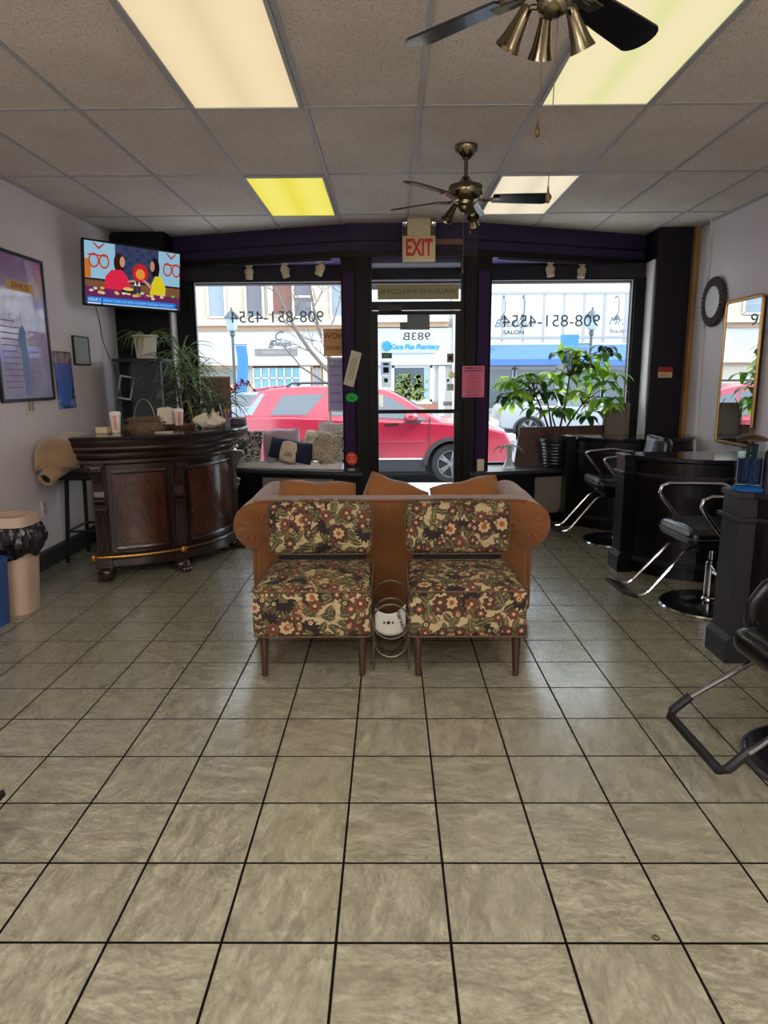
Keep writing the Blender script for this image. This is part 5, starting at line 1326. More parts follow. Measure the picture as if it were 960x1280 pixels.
ce = wrect(sf2,'certificate',6.068,6.362,1.608,1.842,mat('certificate_paper',(190,196,200),.15,coat=.8))
for k in range(9): wrect(ce,'text_line',6.11,6.32-.03*(k%3),1.635+.021*k,1.641+.021*k,pm((156,164,172)),XL+.013)
def outlet(label, y, z, w_, kind):
    r = thing('wall_outlet' if kind == 'outlet' else 'wall_switch', label, kind, (XL,y,z))
    rcube((XL+.004,y,z),.008,w_,.115,.003,3).build('cover_plate', M_ivory, r)
    if kind == 'outlet':
        for dz in (-.026,.026): MB().rb((XL+.009,y,z+dz),(.002,.034,.03)).build('socket', pm((160,150,130)), r); 
    else:
        for dy in (-.024,.024):
            MB().rb((XL+.009,y+dy,z),(.003,.034,.066)).build('rocker', pm((150,144,132)), r)
    return r
outlet('ivory wall outlet low on the left wall behind the waste bins',5.31,.478,.075,'outlet'); outlet('double wall switch plate just below the large framed poster',5.26,1.275,.12,'switch')

# ------------------------------------------------------------------ glass cabinet with plants, behind the desk
gc = thing('glass_cabinet','dark glass display cabinet behind the desk against the black corner column','cabinet',(-2.30,6.62,0))
M_blk = mat('cabinet_black',(26,28,30),.3); M_smoke = mat('smoked_glass',(70,78,84),.08,alpha=.35,coat=.5)
x0,x1,ya,yb = -2.54,-2.09,6.40,6.80
MB().box(x0,ya,1.635,x1,yb,1.66).build('cabinet_top', M_blk, gc)
MB().box(x0,ya,0,x1,yb,.55).build('cabinet_base', M_blk, gc, bevel=.004)
MB().box(x0,yb-.01,.55,x1,yb,1.635).build('cabinet_back', mat('cabinet_back_grey',(62,68,72),.4), gc)
for x in (x0,x1-.008): MB().box(x,ya,.55,x+.008,yb-.01,1.635).build('glass_side', M_smoke, gc)
MB().box(x0+.17,ya,.55,x1-.008,ya+.006,1.635).build('glass_door', M_smoke, gc)
for z in (.9,1.28): MB().box(x0+.01,ya+.02,z,x1-.01,yb-.01,z+.008).build('glass_shelf', M_smoke, gc)
for x in (x0-.004,x1-.010): MB().box(x,ya-.006,.55,x+.014,ya+.008,1.635).build('cabinet_post', mat('cabinet_post',(120,132,132),.3,metal=.5), gc)
m_ = MB(); fw_ = .014
for (a,b_,c,d) in ((-.07,.07,-.11,-.11+fw_),(-.07,.07,.11-fw_,.11),(-.07,-.07+fw_,-.11,.11),(.07-fw_,.07,-.11,.11)): m_.box(a,-.006,c,b_,.006,d)
m_.xf(Matrix.Translation((-2.47,6.50,1.398)) @ Matrix.Rotation(R2(10),4,'Y') @ Matrix.Rotation(R2(-12),4,'X')); tag(m_.build('photo_frame', pm((176,190,184),.4), None),'pale empty photo frame leaning on a shelf of the dark glass cabinet','photo frame')
for (x,z,c,h,nm) in ((-2.20,.908,(150,140,150),.16,'grey product bottle on the lower shelf inside the glass cabinet'),(-2.30,.908,(90,60,110),.14,'purple product bottle on the lower shelf inside the glass cabinet'),(-2.19,1.288,(170,176,190),.15,'pale product bottle on the upper shelf inside the glass cabinet')):
    b_ = thing('product_bottle',nm,'bottle',(x,6.58,z)); MB().lathe([(.001,0),(.026,0),(.026,h*.7),(.01,h*.8),(.001,h*.8)],(x,6.58,z),14).build('bottle_body', pm(c,.4), b_, smooth=True); MB().lathe([(.001,h*.78),(.012,h*.78),(.012,h),(.001,h)],(x,6.58,z),10).build('bottle_cap', pm((30,30,34),.4), b_)
def leafblade(mb, base, d, L, w_, droop, n=9, twist=0.0, fold=.25):
    d = d.normalized(); pos = base.copy(); side = d.cross(Vector((0,0,1)))
    if side.length < .01: side = Vector((1,0,0))
    side.normalize(); dirn = d.copy(); rows = []
    for i in range(n+1):
        t = i/n; ww = w_*(math.sin(PI*min(1,(t*.92+.08)))**.7)*(1 if t < .99 else .05)
        up = dirn.cross(side)*-1
        rows.append((pos-side*ww/2+up*ww*fold, pos.copy(), pos+side*ww/2+up*ww*fold))
        dirn = (dirn+Vector((0,0,-droop/n*(.4+1.6*t)))).normalized(); pos = pos+dirn*(L/n)
    k = len(mb.v); mb.v += [v for r_ in rows for v in r_]
    for i in range(n):
        for j in range(2): a = k+i*3+j; mb.f.append([a,a+1,a+4,a+3]); mb.mi.append(mb.cur)
def leaf_mat(name, c1, c2, tr=.35, sc=14):
    m, g, b = new_mat(name); n_ = g.noise(obj_pos(g), sc, 3)
    c_ = g.mix(g.ramp(n_,.35,.65), lin(c1), lin(c2)); g._in(b,'Base Color',c_); b.inputs['Roughness'].default_value = .4
    t = m.node_tree.nodes.new('ShaderNodeBsdfTranslucent'); m.node_tree.links.new(c_, t.inputs[0]); mx = m.node_tree.nodes.new('ShaderNodeMixShader'); mx.inputs[0].default_value = tr
    m.node_tree.links.new(b.outputs[0], mx.inputs[1]); m.node_tree.links.new(t.outputs[0], mx.inputs[2]); m.node_tree.links.new(mx.outputs[0], m.node_tree.nodes['Material Output'].inputs[0]); return m
# white pot with trailing spider plant on the cabinet
pc = Vector((-2.275,6.56,1.661)); sp_ = thing('potted_spider_plant','spider plant in a ribbed white pot on top of the glass cabinet','potted plant',pc)
m_ = MB(); m_.lathe([(.001,0),(.09,0),(.11,.19),(.125,.20),(.125,.215),(.112,.215),(.105,.19),(.001,.18)],pc,8); m_.build('pot', mat('pot_white_ribbed',(206,200,190),.6,bump=.3,bscale=30), sp_)
M_sp = leaf_mat('spider_leaf',(96,128,62),(150,170,110)); m_ = MB(); rnd = random.Random(12)
for k in range(26):
    a = rnd.uniform(0,2*PI); leafblade(m_, pc+Vector((.03*math.cos(a),.03*math.sin(a),.19)), Vector((math.cos(a),math.sin(a),rnd.uniform(.5,1.2))), rnd.uniform(.22,.42), .013, rnd.uniform(1.8,3.2))
for k in range(5): leafblade(m_, pc+Vector((.02+.02*k-.04,-.11,.19)), Vector((rnd.uniform(-.2,.2),-.6,.3)), .24, .010, 4)
leafblade(m_, pc+Vector((-.05,0,.19)), Vector((-1,-.1,.8)), .42, .014, 4.2)
m_.build('leaves', M_sp, sp_)
# tall dracaena
dc_ = Vector((-1.90,6.62,0)); dr = thing('dracaena_plant','tall spiky green and purple dracaena standing beside the glass cabinet','potted plant',dc_)
MB().lathe([(.001,0),(.14,0),(.18,.34),(.19,.35),(.17,.35),(.165,.32),(.001,.31)],dc_,24).build('pot', mat('pot_dark_brown',(52,38,32),.5), dr)
m_ = MB(); heads = []
for (dx,dy,zt,c) in ((-.06,0,1.72,0),(.04,-.05,1.54,0),(-.14,.0,1.56,0),(.16,-.10,1.26,1),(.02,-.16,1.36,1),(.26,.0,1.24,1)):
    t0 = dc_+Vector((dx*.3,dy*.3,.30)); t1 = dc_+Vector((dx,dy,zt)); m_.tube([t0,t0.lerp(t1,.5)+Vector((.02,0,0)),t1],[.014,.012,.009],7); heads.append((t1,c))
m_.build('stems', mat('stem_red_brown',(92,48,44),.6), dr)
rnd = random.Random(21); mg = MB(); mp = MB()
for (t1,c) in heads:
    mb_ = mp if c else mg
    for k in range(38 if not c else 34):
        a = rnd.uniform(0,2*PI); e = rnd.uniform(-.1,1.6)
        leafblade(mb_, t1+Vector((0,0,-rnd.uniform(0,.10))), Vector((math.cos(a),math.sin(a),e)), rnd.uniform(.28,.50), rnd.uniform(.014,.023), rnd.uniform(.8,2.4))
mg.build('green_leaves', leaf_mat('dracaena_green',(70,104,50),(170,188,140),.35,30), dr)
mp.build('purple_leaves', leaf_mat('dracaena_purple',(58,50,50),(120,140,92),.3,22), dr)
# brown boards in the display windows
def board(label, xa,ya_,xb,yb_, Y, c, t=.02, nm='cardboard_panel'):
    a, b_ = at(xa,ya_,Y), at(xb,yb_,Y); m_ = MB(); m_.rb(((a.x+b_.x)/2,Y,(a.z+b_.z)/2),(abs(b_.x-a.x),t,abs(a.z-b_.z))); return tag(m_.build(nm, mat(nm+'_%d'%xa,c,.85,var=.12,vscale=4), None), label, 'panel')
a = at(258,471,7.26); b_ = at(290,520,7.26)
bb = tag(MB().box(a.x-.06,7.24,.56,b_.x,7.265,a.z).build('display_board', mat('kraft_brown',(132,106,90),.85,var=.1), None),'brown board with a white top edge standing behind the dracaena','board')
MB().box(a.x-.06,7.238,a.z-.012,b_.x,7.268,a.z+.004).build('board_edge', pm((190,186,176)), bb)
# ------------------------------------------------------------------ ceiling fans
M_blade = mat('fan_blade_black', (20,18,22), .22, coat=.5)
M_blade_b = mat('fan_blade_edge', (70,50,34), .5)
def ceiling_fan(label, loc, angs, rot, chains, spot_angs):
    r = thing('ceiling_fan', label, 'ceiling fan', (0,0,0), 'brass ceiling fans with black blades')
    z = H
    MB().lathe([(.001,z-.075),(.028,z-.075),(.045,z-.06),(.068,z-.03),(.072,z-.008),(.072,z),(.001,z)],(0,0,0),28).build('ceiling_canopy', M_brass, r, smooth=True)
    MB().lathe([(.001,z-.20),(.013,z-.20),(.013,z-.07),(.001,z-.07)],(0,0,0),14).build('down_rod', M_brass, r, smooth=True)
    MB().lathe([(.001,z-.345),(.05,z-.345),(.052,z-.325),(.085,z-.315),(.108,z-.29),(.112,z-.255),(.105,z-.235),(.06,z-.222),(.034,z-.20),(.022,z-.18),(.001,z-.18)],(0,0,0),32).build('motor_housing', M_brass, r, smooth=True)
    MB().lathe([(.001,z-.40),(.018,z-.40),(.038,z-.388),(.046,z-.37),(.044,z-.352),(.034,z-.345),(.001,z-.345)],(0,0,0),24).build('switch_housing', M_brass, r, smooth=True)
    zb = z-.315
    for a in angs:
        a = R2(a); Rz = Matrix.Rotation(a,4,'Z')
        m_ = MB(); n0 = 0
        m_.rb((.125,0,zb),(.10,.026,.008)); m_.rb((.185,0,zb+.002),(.06,.070,.006)); m_.tube([(.09,0,zb),(.12,.018,zb-.004),(.165,.026,zb)],.006,6); m_.tube([(.09,0,zb),(.12,-.018,zb-.004),(.165,-.026,zb)],.006,6)
        m_.xf(Rz); arm = m_.build('blade_arm', M_brass, r, bevel=.002, bseg=1)
        w0, w1, L0, L1 = .050, .066, .17, .545
        pts = [(L0,-w0),(L0+.15,-w0-.009),(L1-.05,-w1)]+[(L1-.05+.05*math.cos(t),w1*math.sin(t)) for t in [R2(-80+20*i) for i in range(9)]]+[(L1-.05,w1),(L0+.15,w0+.009),(L0,w0)]
        m_ = MB(); m_.prism(pts,'z',-.004,.004)
        m_.xf(Rz @ Matrix.Translation((0,0,zb+.007)) @ Matrix.Rotation(R2(-13),4,'X')); m_.build('fan_blade', M_blade, r, bevel=.0015, bseg=1)
    for a in spot_angs:
        a = R2(a); Rz = Matrix.Rotation(a,4,'Z'); m_ = MB()
        m_.tube([(.035,0,z-.365),(.060,0,z-.358),(.082,0,z-.366)],.009,8); m_.xf(Rz); sa = m_.build('spot_arm', M_brass, r, smooth=True)
        T = Rz @ Matrix.Translation((.080,0,z-.360)) @ Matrix.Rotation(R2(-32),4,'Y') @ Matrix.Rotation(PI,4,'X')
        m_ = MB(); m_.lathe([(.001,-.012),(.014,-.01),(.018,.0),(.019,.015),(.023,.04),(.030,.08),(.039,.108),(.037,.108),(.028,.08),(.021,.045),(.001,.03)],(0,0,0),22); m_.xf(T); sh = m_.build('spot_shade', M_brass, r, smooth=True)
        m_ = MB(); m_.ball((0,0,.074),.018,seg=12); m_.xf(T); m_.build('spot_bulb', mat('frosted_bulb',(214,210,200),.3), sh, smooth=True)
    for (dx,dy,zl) in chains:
        m_ = MB(); m_.tube([(dx*.8,dy*.3,z-.38),(dx,dy,zl+.05)],.0016,5); m_.lathe([(.001,0),(.007,.005),(.008,.02),(.004,.035),(.003,.05),(.001,.052)],(dx,dy,zl),10); m_.build('pull_chain', mat('chain_bronze',(92,66,44),.4,metal=.7), r)
    r.location = loc; r.rotation_euler = (0,0,R2(rot)); return r
ceiling_fan('near black bladed brass ceiling fan cropped by the top of the photo',(.475,2.22,0),[43,137,223,313],0,[(-.02,.06,2.19),(.028,.10,2.01)],[150,35,92])
ceiling_fan('far black bladed brass ceiling fan hanging near the exit sign',(.485,4.63,0),[2,76,148,226],0,[(-.01,.02,2.13),(.03,-.02,2.36)],[205,285,60])

# ------------------------------------------------------------------ exit sign
ex = thing('exit_sign','red lettered EXIT sign with two emergency lamps above the shop door','exit sign',(.273,6.60,2.516))
xa,xb = .123,.423
MB().box(xa,6.57,2.516,xb,6.63,2.735).build('sign_box', mat('exit_ivory',(212,196,150),.4), ex, bevel=.005)
MB().box(xa+.045,6.575,2.735,xb-.045,6.635,H-.002).build('battery_box', mat('exit_ivory2',(200,188,150),.45), ex, bevel=.004)
for s,x in ((-1,xa+.02),(1,xb-.02)):
    m_ = MB(); m_.box(x-.022,6.60,2.735,x+.022,6.65,2.86); m_.build('lamp_bracket', pm((70,66,56),.5), ex, bevel=.003)
    m_ = MB(); m_.lathe([(.001,-.02),(.016,-.016),(.023,0),(.024,.016),(.001,.012)],(x,6.585,2.83),18,Matrix.Rotation(PI/2,4,'X')); m_.build('emergency_lamp', M_chrome, ex, smooth=True)
text('exit_lettering','EXIT',.20,mat('exit_red',(204,40,48),.5),ex,(.273,6.567,2.628),(PI/2,0,0),sx=.60,bold=.006)
MB().box(xa+.006,6.568,2.520,xb-.006,6.570,2.528).build('lit_strip', pm((236,228,200)), ex)
a = at(544,299,6.765); b_ = at(579,306,6.765); tag(MB().box(.43,6.755,b_.z,b_.x,6.778,a.z).build('wooden_batten', wood_mat('batten_wood',(98,62,34),(128,84,48),.5), None),'short brown wooden batten on the header to the right of the exit sign','batten')

# ------------------------------------------------------------------ track lights
def track(label, P, Q, heads):
    r = thing('track_light', label, 'track light', ((P[0]+Q[0])/2,(P[1]+Q[1])/2,2.56)); P = Vector((*P,0)); Q = Vector((*Q,0))
    d = (Q-P).normalized(); ang = math.atan2(d.y,d.x); L = (Q-P).length; c = (P+Q)/2
    MB().rb((c.x,c.y,2.589),(L,.034,.02),rz=ang).build('track_rail', pm((20,18,20),.4), r)
    for t,tl,colr in heads:
        p = P.lerp(Q,t); m_ = MB(); m_.tube([(p.x,p.y,2.58),(p.x,p.y,2.545)],.008,8); m_.rb((p.x,p.y,2.572),(.06,.026,.018),rz=ang)
        m_.tube([(p.x-.04,p.y,2.50),(p.x-.04,p.y,2.53),(p.x,p.y,2.548),(p.x+.04,p.y,2.53),(p.x+.04,p.y,2.50)],.005,6); hd = m_.build('lamp_bracket', pm((206,196,176),.4), r)
        T = Matrix.Translation((p.x,p.y,2.50)) @ Matrix.Rotation(R2(tl[0]),4,'X') @ Matrix.Rotation(R2(tl[1]),4,'Y')
        m_ = MB(); m_.lathe([(.001,.062),(.02,.06),(.032,.045),(.036,.02),(.036,-.055),(.033,-.055),(.03,-.02),(.001,-.01)],(0,0,0),18); m_.xf(T); hh = m_.build('lamp_head', mat('lamp_ivory',(196,180,150),.4), hd, smooth=True)
        m_ = MB(); m_.lathe([(.001,-.045),(.031,-.047),(.001,-.05)],(0,0,0),16); m_.xf(T); m_.build('lamp_face', pm(colr,.2), hh)
    return r
track('track light with three ivory lamp heads over the left shop window',(-1.60,7.20),(-.56,6.90),[(.20,(12,6),(60,50,46)),(.56,(18,-12),(60,50,46)),(.90,(8,26),(150,130,160))])
track('track light with two ivory lamp heads over the right shop window',(1.05,6.90),(1.98,7.24),[(.58,(-10,-6),(200,196,186)),(.95,(-12,10),(130,60,72))])

# ------------------------------------------------------------------ notices on the pillars
YP = 6.752
def on_pillar(px, py, fn):          # items lie on the splayed face of the left pillar
    c0 = at(px,py,6.79); fy = 6.825+(-.05/.135)*(c0.x+.455)-.016
    T = Matrix.Translation((c0.x,fy,c0.z)) @ Matrix.Rotation(R2(-20),4,'Z')
    def mk(f, name, m, par=None):
        mb = MB(); f(mb); mb.xf(T); return mb.build(name, m, par)
    return fn(mk)
def _strip(mk):
    o_ = tag(mk(lambda b: b.rb((0,-.004,0),(.11,.006,.335),ry=R2(16)),'paper_strip',M_card),'tilted cream paper strip taped to the pillar left of the door','paper')
    for k in range(-1,2): mk(lambda b: b.rb((.022*k,-.008,0),(.005,.002,.22),ry=R2(16)),'print_line',pm((120,112,98)),o_)
on_pillar(441,461,_strip)
def _star(mk):
    n_ = 22; o_ = tag(mk(lambda b: b.prism([((.068 if i%2 else .054)*math.cos(2*PI*i/n_)*1.05, (.050 if i%2 else .036)*math.sin(2*PI*i/n_)) for i in range(n_)],'y',-.004,0),'starburst_sticker',mat('sticker_green',(40,190,76),.5)),'green starburst sticker on the purple pillar left of the door','sticker')
    for k in range(3): mk(lambda b: b.box(-.035+.008*k,-.006,-.018+.014*k,.034-.006*k,-.004,-.013+.014*k),'print_line',pm((16,110,44)),o_)
on_pillar(440,497,_star)
def _round(mk):
    o_ = tag(mk(lambda b: b.lathe([(.001,0),(.062,0),(.062,.004),(.001,.004)],(0,0,0),28,Matrix.Rotation(PI/2,4,'X')),'round_sticker',mat('sticker_red_orange',(222,74,40),.5)),'round red orange sticker low on the pillar left of the door','sticker')
    for k,w_ in enumerate((.05,.03,.07)): mk(lambda b: b.box(-w_/2,-.006,.026-.028*k,w_/2,-.0045,.034-.028*k),'print_line',pm((240,190,160)),o_)
on_pillar(440,573,_round)
rnd = random.Random(30)
c0 = at(441,585,6.70); lb = tag(MB().rb((-.375,6.765,.583),(.13,.05,.045)).build('tape_box', pm((24,26,26),.4), None),'small black box with a pale label on the bench end below the red sticker','box')
MB().box(-.41,6.738,.575,-.35,6.7395,.592).build('box_label', pm((176,186,160)), lb)
a, b_ = at(578,457.5,6.755), at(605,496.5,6.755)
pn = MB().box(a.x,6.759,b_.z,b_.x,6.764,a.z); pn = tag(pn.build('pink_notice', mat('paper_pink',(226,120,148),.8), None),'pink printed notice on the pillar to the right of the door','notice')
rnd = random.Random(31); w_ = b_.x-a.x; hh_ = a.z-b_.z
text('notice_heading','BARBERS, SALONS',.021,pm((60,16,34)),pn,((a.x+b_.x)/2,6.758,a.z-.022),(PI/2,0,0),sx=.95,bold=.0008)
text('notice_heading','APPOINTMENTS ONLY',.019,pm((60,16,34)),pn,((a.x+b_.x)/2,6.758,a.z-.048),(PI/2,0,0),sx=.95,bold=.0008)
for k in range(13):
    zz = a.z-.072-.0175*k; l_ = rnd.uniform(.5,.95)*w_*.44
    MB().box((a.x+b_.x)/2-l_,6.7575,zz-.0024,(a.x+b_.x)/2+l_,6.7590,zz+.0018).build('text_line', pm((124,44,72) if k < 9 else (70,22,40)), pn)
c0 = at(603,581,6.70); tag(rcube((c0.x-.01,6.765,c0.z-.01),.07,.03,.12,.008,4).build('wall_timer', M_ivory, None),'small ivory control box on the pillar just above the right bench','control box')
ki = at(577,450,6.80)

# ------------------------------------------------------------------ things in the left display window
a, b_ = at(404,411,7.30), at(431,445,7.30)
hs = MB().box(a.x,7.30,b_.z,b_.x,7.305,a.z); hs = tag(hs.build('hiring_sign', trl((196,160,120),.45), None),'tan NOW HIRING sign stuck inside the left shop window, lettering facing the street','sign')
text('sign_lettering','NOW',.085,pm((62,52,46)),hs,((a.x+b_.x)/2-.005,7.298,a.z-.075),(PI/2,0,PI),sx=.95)
text('sign_lettering','HIRING',.062,pm((62,52,46)),hs,((a.x+b_.x)/2,7.298,a.z-.195),(PI/2,0,PI),sx=.9)
ps = thing('poster_stand','white floor stand holding a pale lavender poster at the right end of the left window','poster stand',(-.545,7.24,.56))
a, b_ = at(409,448,7.24), at(433,513,7.24); bx_ = -.455
MB().box(a.x+.012,7.235,b_.z,bx_-.012,7.24,a.z-.012).build('poster_sheet', trl((178,166,190),.4), ps)
m_ = MB(); m_.box(a.x,7.228,b_.z-.01,a.x+.014,7.25,a.z+.01); m_.box(bx_-.014,7.228,b_.z-.01,bx_,7.25,a.z+.01); m_.box(a.x,7.228,a.z-.012,bx_,7.25,a.z+.01); m_.box(a.x,7.228,b_.z-.012,bx_,7.25,b_.z+.004)
m_.box(a.x+.01,7.235,.56,a.x+.035,7.25,b_.z); m_.box(bx_-.035,7.235,.56,bx_-.01,7.25,b_.z); m_.build('stand_frame', M_white, ps)
for k in range(5): MB().box(a.x+.03,7.233,a.z-.09-.09*k,bx_-.03-.02*(k%2),7.235,a.z-.075-.09*k).build('poster_line', pm((150,130,160)), ps)
MB().box(a.x+.025,7.233,a.z-.06,a.x+.06,7.235,a.z-.03).build('poster_mark', pm((206,200,210)), ps)
# seat cushion on the bench: soft pleated pad
m_ = MB()
def padl(u): return (-1.95+1.48*u)
def padf(top):
    def fn(u,v):
        x = padl(u); yf = 7.04+(-.30)*((x+1.48)/1.2)*.75 if False else (7.155-.235*((x+1.95)/1.48)); y = yf+(7.262-yf)*v
        ed = min(1.0, u/.03, (1-u)/.03, v/.14, (1-v)/.1); ed = max(0,ed)
        puff = .048+.010*math.sin(u*34+3*v)+.006*math.sin(u*71+v*9)
        return (x,y,.562+(puff+.012)*ed**.5 if top else .562)
    return fn
m_.grid(padf(True), 80, 10); m_.grid(padf(False), 80, 10)
tag(m_.build('bench_cushion', mat('cushion_pale_grey',(236,234,238),.9,bump=.3,bscale=25,var=.06), None, smooth=True),'long pale grey pleated seat cushion on the left window bench','cushion')
def wpillow(name, label, px, py, Y, w_, h_, t_, tilt_, lean, m, seed, rz=0.0, zmin=.60):
    w_ *= 1.1; h_ *= 1.12; p = at(px,py,Y); m_ = pillow(w_,h_,t_,18,2.2,.09,seed)
    m_.xf(Matrix.Translation((p.x,Y,0)) @ Matrix.Rotation(R2(rz),4,'Z') @ Matrix.Rotation(R2(lean),4,'X') @ Matrix.Rotation(R2(tilt_),4,'Y'))
    lo = min(v.z for v in m_.v); m_.xf(Matrix.Translation((0,0,zmin-lo)))
    return tag(m_.build(name, m, None, smooth=True), label, 'pillow', 'scatter pillows on the window bench'), p
def pattern_mat(name, c1, c2, sc, dist, thr=.5, kind='noise'):
    m, g, b = new_mat(name); p = obj_pos(g)
    if kind == 'noise': f = g.m('LESS_THAN', g.m('ABSOLUTE', g.m('SUBTRACT', g.noise(p, sc, 2, .5, dist), .5)), thr)
    else:
        o_ = g.vor(p, sc, .0, '3D'); f = g.m('LESS_THAN', g.m('ABSOLUTE', g.m('SUBTRACT', o_['Distance'], .38)), thr)
    g._in(b,'Base Color',g.mix(f, lin(c1), lin(c2))); b.inputs['Roughness'].default_value = .9; return m
wpillow('scatter_pillow','tall white and grey patterned pillow behind the others at the right end of the bench',420,540,7.20,.40,.42,.11,3,-10,pattern_mat('damask_white',(214,208,204),(166,158,156),26,1.5,.05),1)
wpillow('scatter_pillow','black and white trellis pillow at the right end of the window bench',424,560,7.08,.30,.34,.10,-4,-12,pattern_mat('trellis',(206,198,192),(52,48,50),22,1,.08,'v'),2)
wpillow('scatter_pillow','beige sketched pattern pillow leaning between the cream and trellis pillows',407,560,7.04,.31,.31,.12,14,-14,pattern_mat('toile_beige',(202,188,166),(112,98,86),30,2.2,.04),3,rz=-14)
wpillow('scatter_pillow','plain mauve pillow at the left of the window bench',352,555,7.19,.40,.36,.14,-3,-14,mat('mauve_cotton',(186,164,174),.9,bump=.15,bscale=60),4)
wpillow('scatter_pillow','cream striped pillow in the middle of the window bench',398,553,7.17,.33,.31,.13,10,-12,pattern_mat('stripe_cream',(216,208,186),(190,178,146),9,.4,.05),5)
wpillow('scatter_pillow','white and black floral pillow beside the reception desk end of the bench',312,555,7.17,.26,.34,.10,6,-10,pattern_mat('floral_bw',(212,206,204),(66,60,62),15,1.8,.06),7)
nv,_p = wpillow('scatter_pillow','navy oblong pillow wrapped with a lettered cream band',364,560,7.03,.46,.22,.13,12,-16,mat('navy_cotton',(36,36,62),.85,bump=.2,bscale=50),6)
# cream band round the navy pillow
m_ = pillow(.20,.245,.150,12,6,.0,6)
loV = None
m_.xf(Matrix.Translation((_p.x-.02,7.02,0)) @ Matrix.Rotation(R2(-16),4,'X') @ Matrix.Rotation(R2(12),4,'Y')); lo = min(v.z for v in m_.v); m_.xf(Matrix.Translation((0,0,.606-lo)))
bn = m_.build('cream_band', mat('linen_band',(214,196,172),.9), nv, smooth=True)
text('pillow_lettering','life',.075,pm((90,70,66)),bn,(_p.x-.02,6.915,.722),Matrix.Rotation(R2(74),4,'X') @ Matrix.Rotation(R2(-12),4,'Z'),shear=.35)
# orchid
oc = at(296,540,7.02); oc = Vector((oc.x,7.12,.62)); orc = thing('potted_orchid','magenta orchid in a small pot on the window bench behind the desk end','potted plant',oc)
MB().lathe([(.001,-.005),(.05,-.005),(.06,.10),(.052,.10),(.001,.09)],oc,16).build('pot', pm((190,186,180),.5), orc)
f1 = at(300,482,7.05); m_ = MB(); m_.tube([oc+Vector((0,0,.09)), oc+Vector((-.02,0,.30)), Vector((f1.x-.06,7.1,f1.z-.04)), Vector((f1.x+.06,7.08,f1.z+.02)), Vector((f1.x+.16,7.08,f1.z-.06))],.004,6); m_.build('stem', pm((70,84,50)), orc)
M_orc = leaf_mat('orchid_magenta',(190,50,96),(150,24,66),.3)
for (dx,dz,s_) in ((-.09,-.05,1),(-.04,-.01,1.1),(.02,.03,1.1),(.08,.02,.9),(.14,-.05,.6)):
    m_ = MB(); c0 = Vector((f1.x+dx,7.07,f1.z+dz))
    for k in range(5): leafblade(m_, c0, Vector((math.cos(k*1.256+.5),-.4,math.sin(k*1.256+.5))), .042*s_, .034*s_, .3, 4)
    m_.build('flower', M_orc, orc)
m_ = MB()
for k in range(5): leafblade(m_, oc+Vector((0,0,.09)), Vector((math.cos(k*1.3),math.sin(k*1.3)*.5,1.4)), .20, .045, 1.6)
m_.build('leaves', leaf_mat('orchid_leaf',(54,84,50),(80,112,64)), orc)

# ------------------------------------------------------------------ things in the right display window
pt = Vector((at(694,560,7.06).x,7.06,.560)); mt_ = thing('money_tree','leafy money tree in a ribbed black pot on the right window bench','potted plant',pt)
prof = [(.001,0),(.125,0),(.13,.012),(.118,.02)]
for k in range(7): z_ = .03+.032*k; prof += [(.122+.004*k,z_),(.128+.004*k,z_+.012),(.124+.004*k,z_+.024)]
prof += [(.152,.262),(.168,.268),(.17,.30),(.156,.30),(.15,.27),(.001,.265)]
MB().lathe(prof,pt,32).build('pot', mat('pot_ribbed_black',(22,22,26),.3,coat=.3), mt_, smooth=True)
MB().lathe([(.149,.268),(.10,.274),(.001,.278)],pt,20).build('soil', mat('soil_dark',(40,30,24),.95,bump=.5), mt_)
cl_ = [(625,492,7.0),(643,474,7.1),(664,468,6.95),(688,466,7.15),(640,505,7.05),(701,442,7.1),(722,440,7.0),(745,444,7.1),(762,442,6.95),(737,468,7.15),(757,478,7.0),(771,468,7.1),(746,500,7.05),(722,488,6.95),(681,488,7.1),(706,512,7.1),(733,520,7.0),(690,512,7.0),(661,500,7.15),(768,498,7.0),(729,456,6.95),(710,468,7.2),(650,488,6.95),(750,460,7.2),(676,476,7.0),(700,486,7.15),(616,478,7.0)]
rnd = random.Random(17)
hub = [(pt+Vector((-.02,0,.27)), at(684,500,7.08)), (pt+Vector((.02,.02,.27)), at(712,470,7.08)), (pt+Vector((.0,-.02,.27)), at(690,520,7.02)), (pt+Vector((.03,0,.27)), at(728,505,7.05)), (pt+Vector((-.03,.01,.27)), at(668,490,7.05))]
m_ = MB()
for a_,b2 in hub:
    mid = a_.lerp(b2,.5)+Vector((rnd.uniform(-.02,.02),0,0)); m_.tube([a_,mid,b2],[.013,.010,.007],7)
tops = [b2 for _,b2 in hub]
cpos = []
cl_ = cl_+[(x+rnd.uniform(-14,14),y+rnd.uniform(-10,12),Y+rnd.uniform(-.1,.1)) for x,y,Y in cl_]
cl_ = [(max(x,634),y,min(Y,7.13)) for x,y,Y in cl_]
for (x,y,Y) in cl_:
    c0 = at(x,y,Y); cpos.append(c0); q = min(tops, key=lambda t: (t-c0).length+max(0,t.z-c0.z)*.5)
    m_.tube([q, q.lerp(c0,.5)+Vector((0,0,.05)), c0],[.0055,.0045,.003],5)
m_.build('stems', mat('money_tree_bark',(74,52,44),.8), mt_)
M_lf = [leaf_mat('money_leaf_bright',(160,206,60),(196,228,96),.6), leaf_mat('money_leaf_mid',(92,150,50),(124,176,64),.5), leaf_mat('money_leaf_dark',(34,66,34),(58,96,48),.3)]
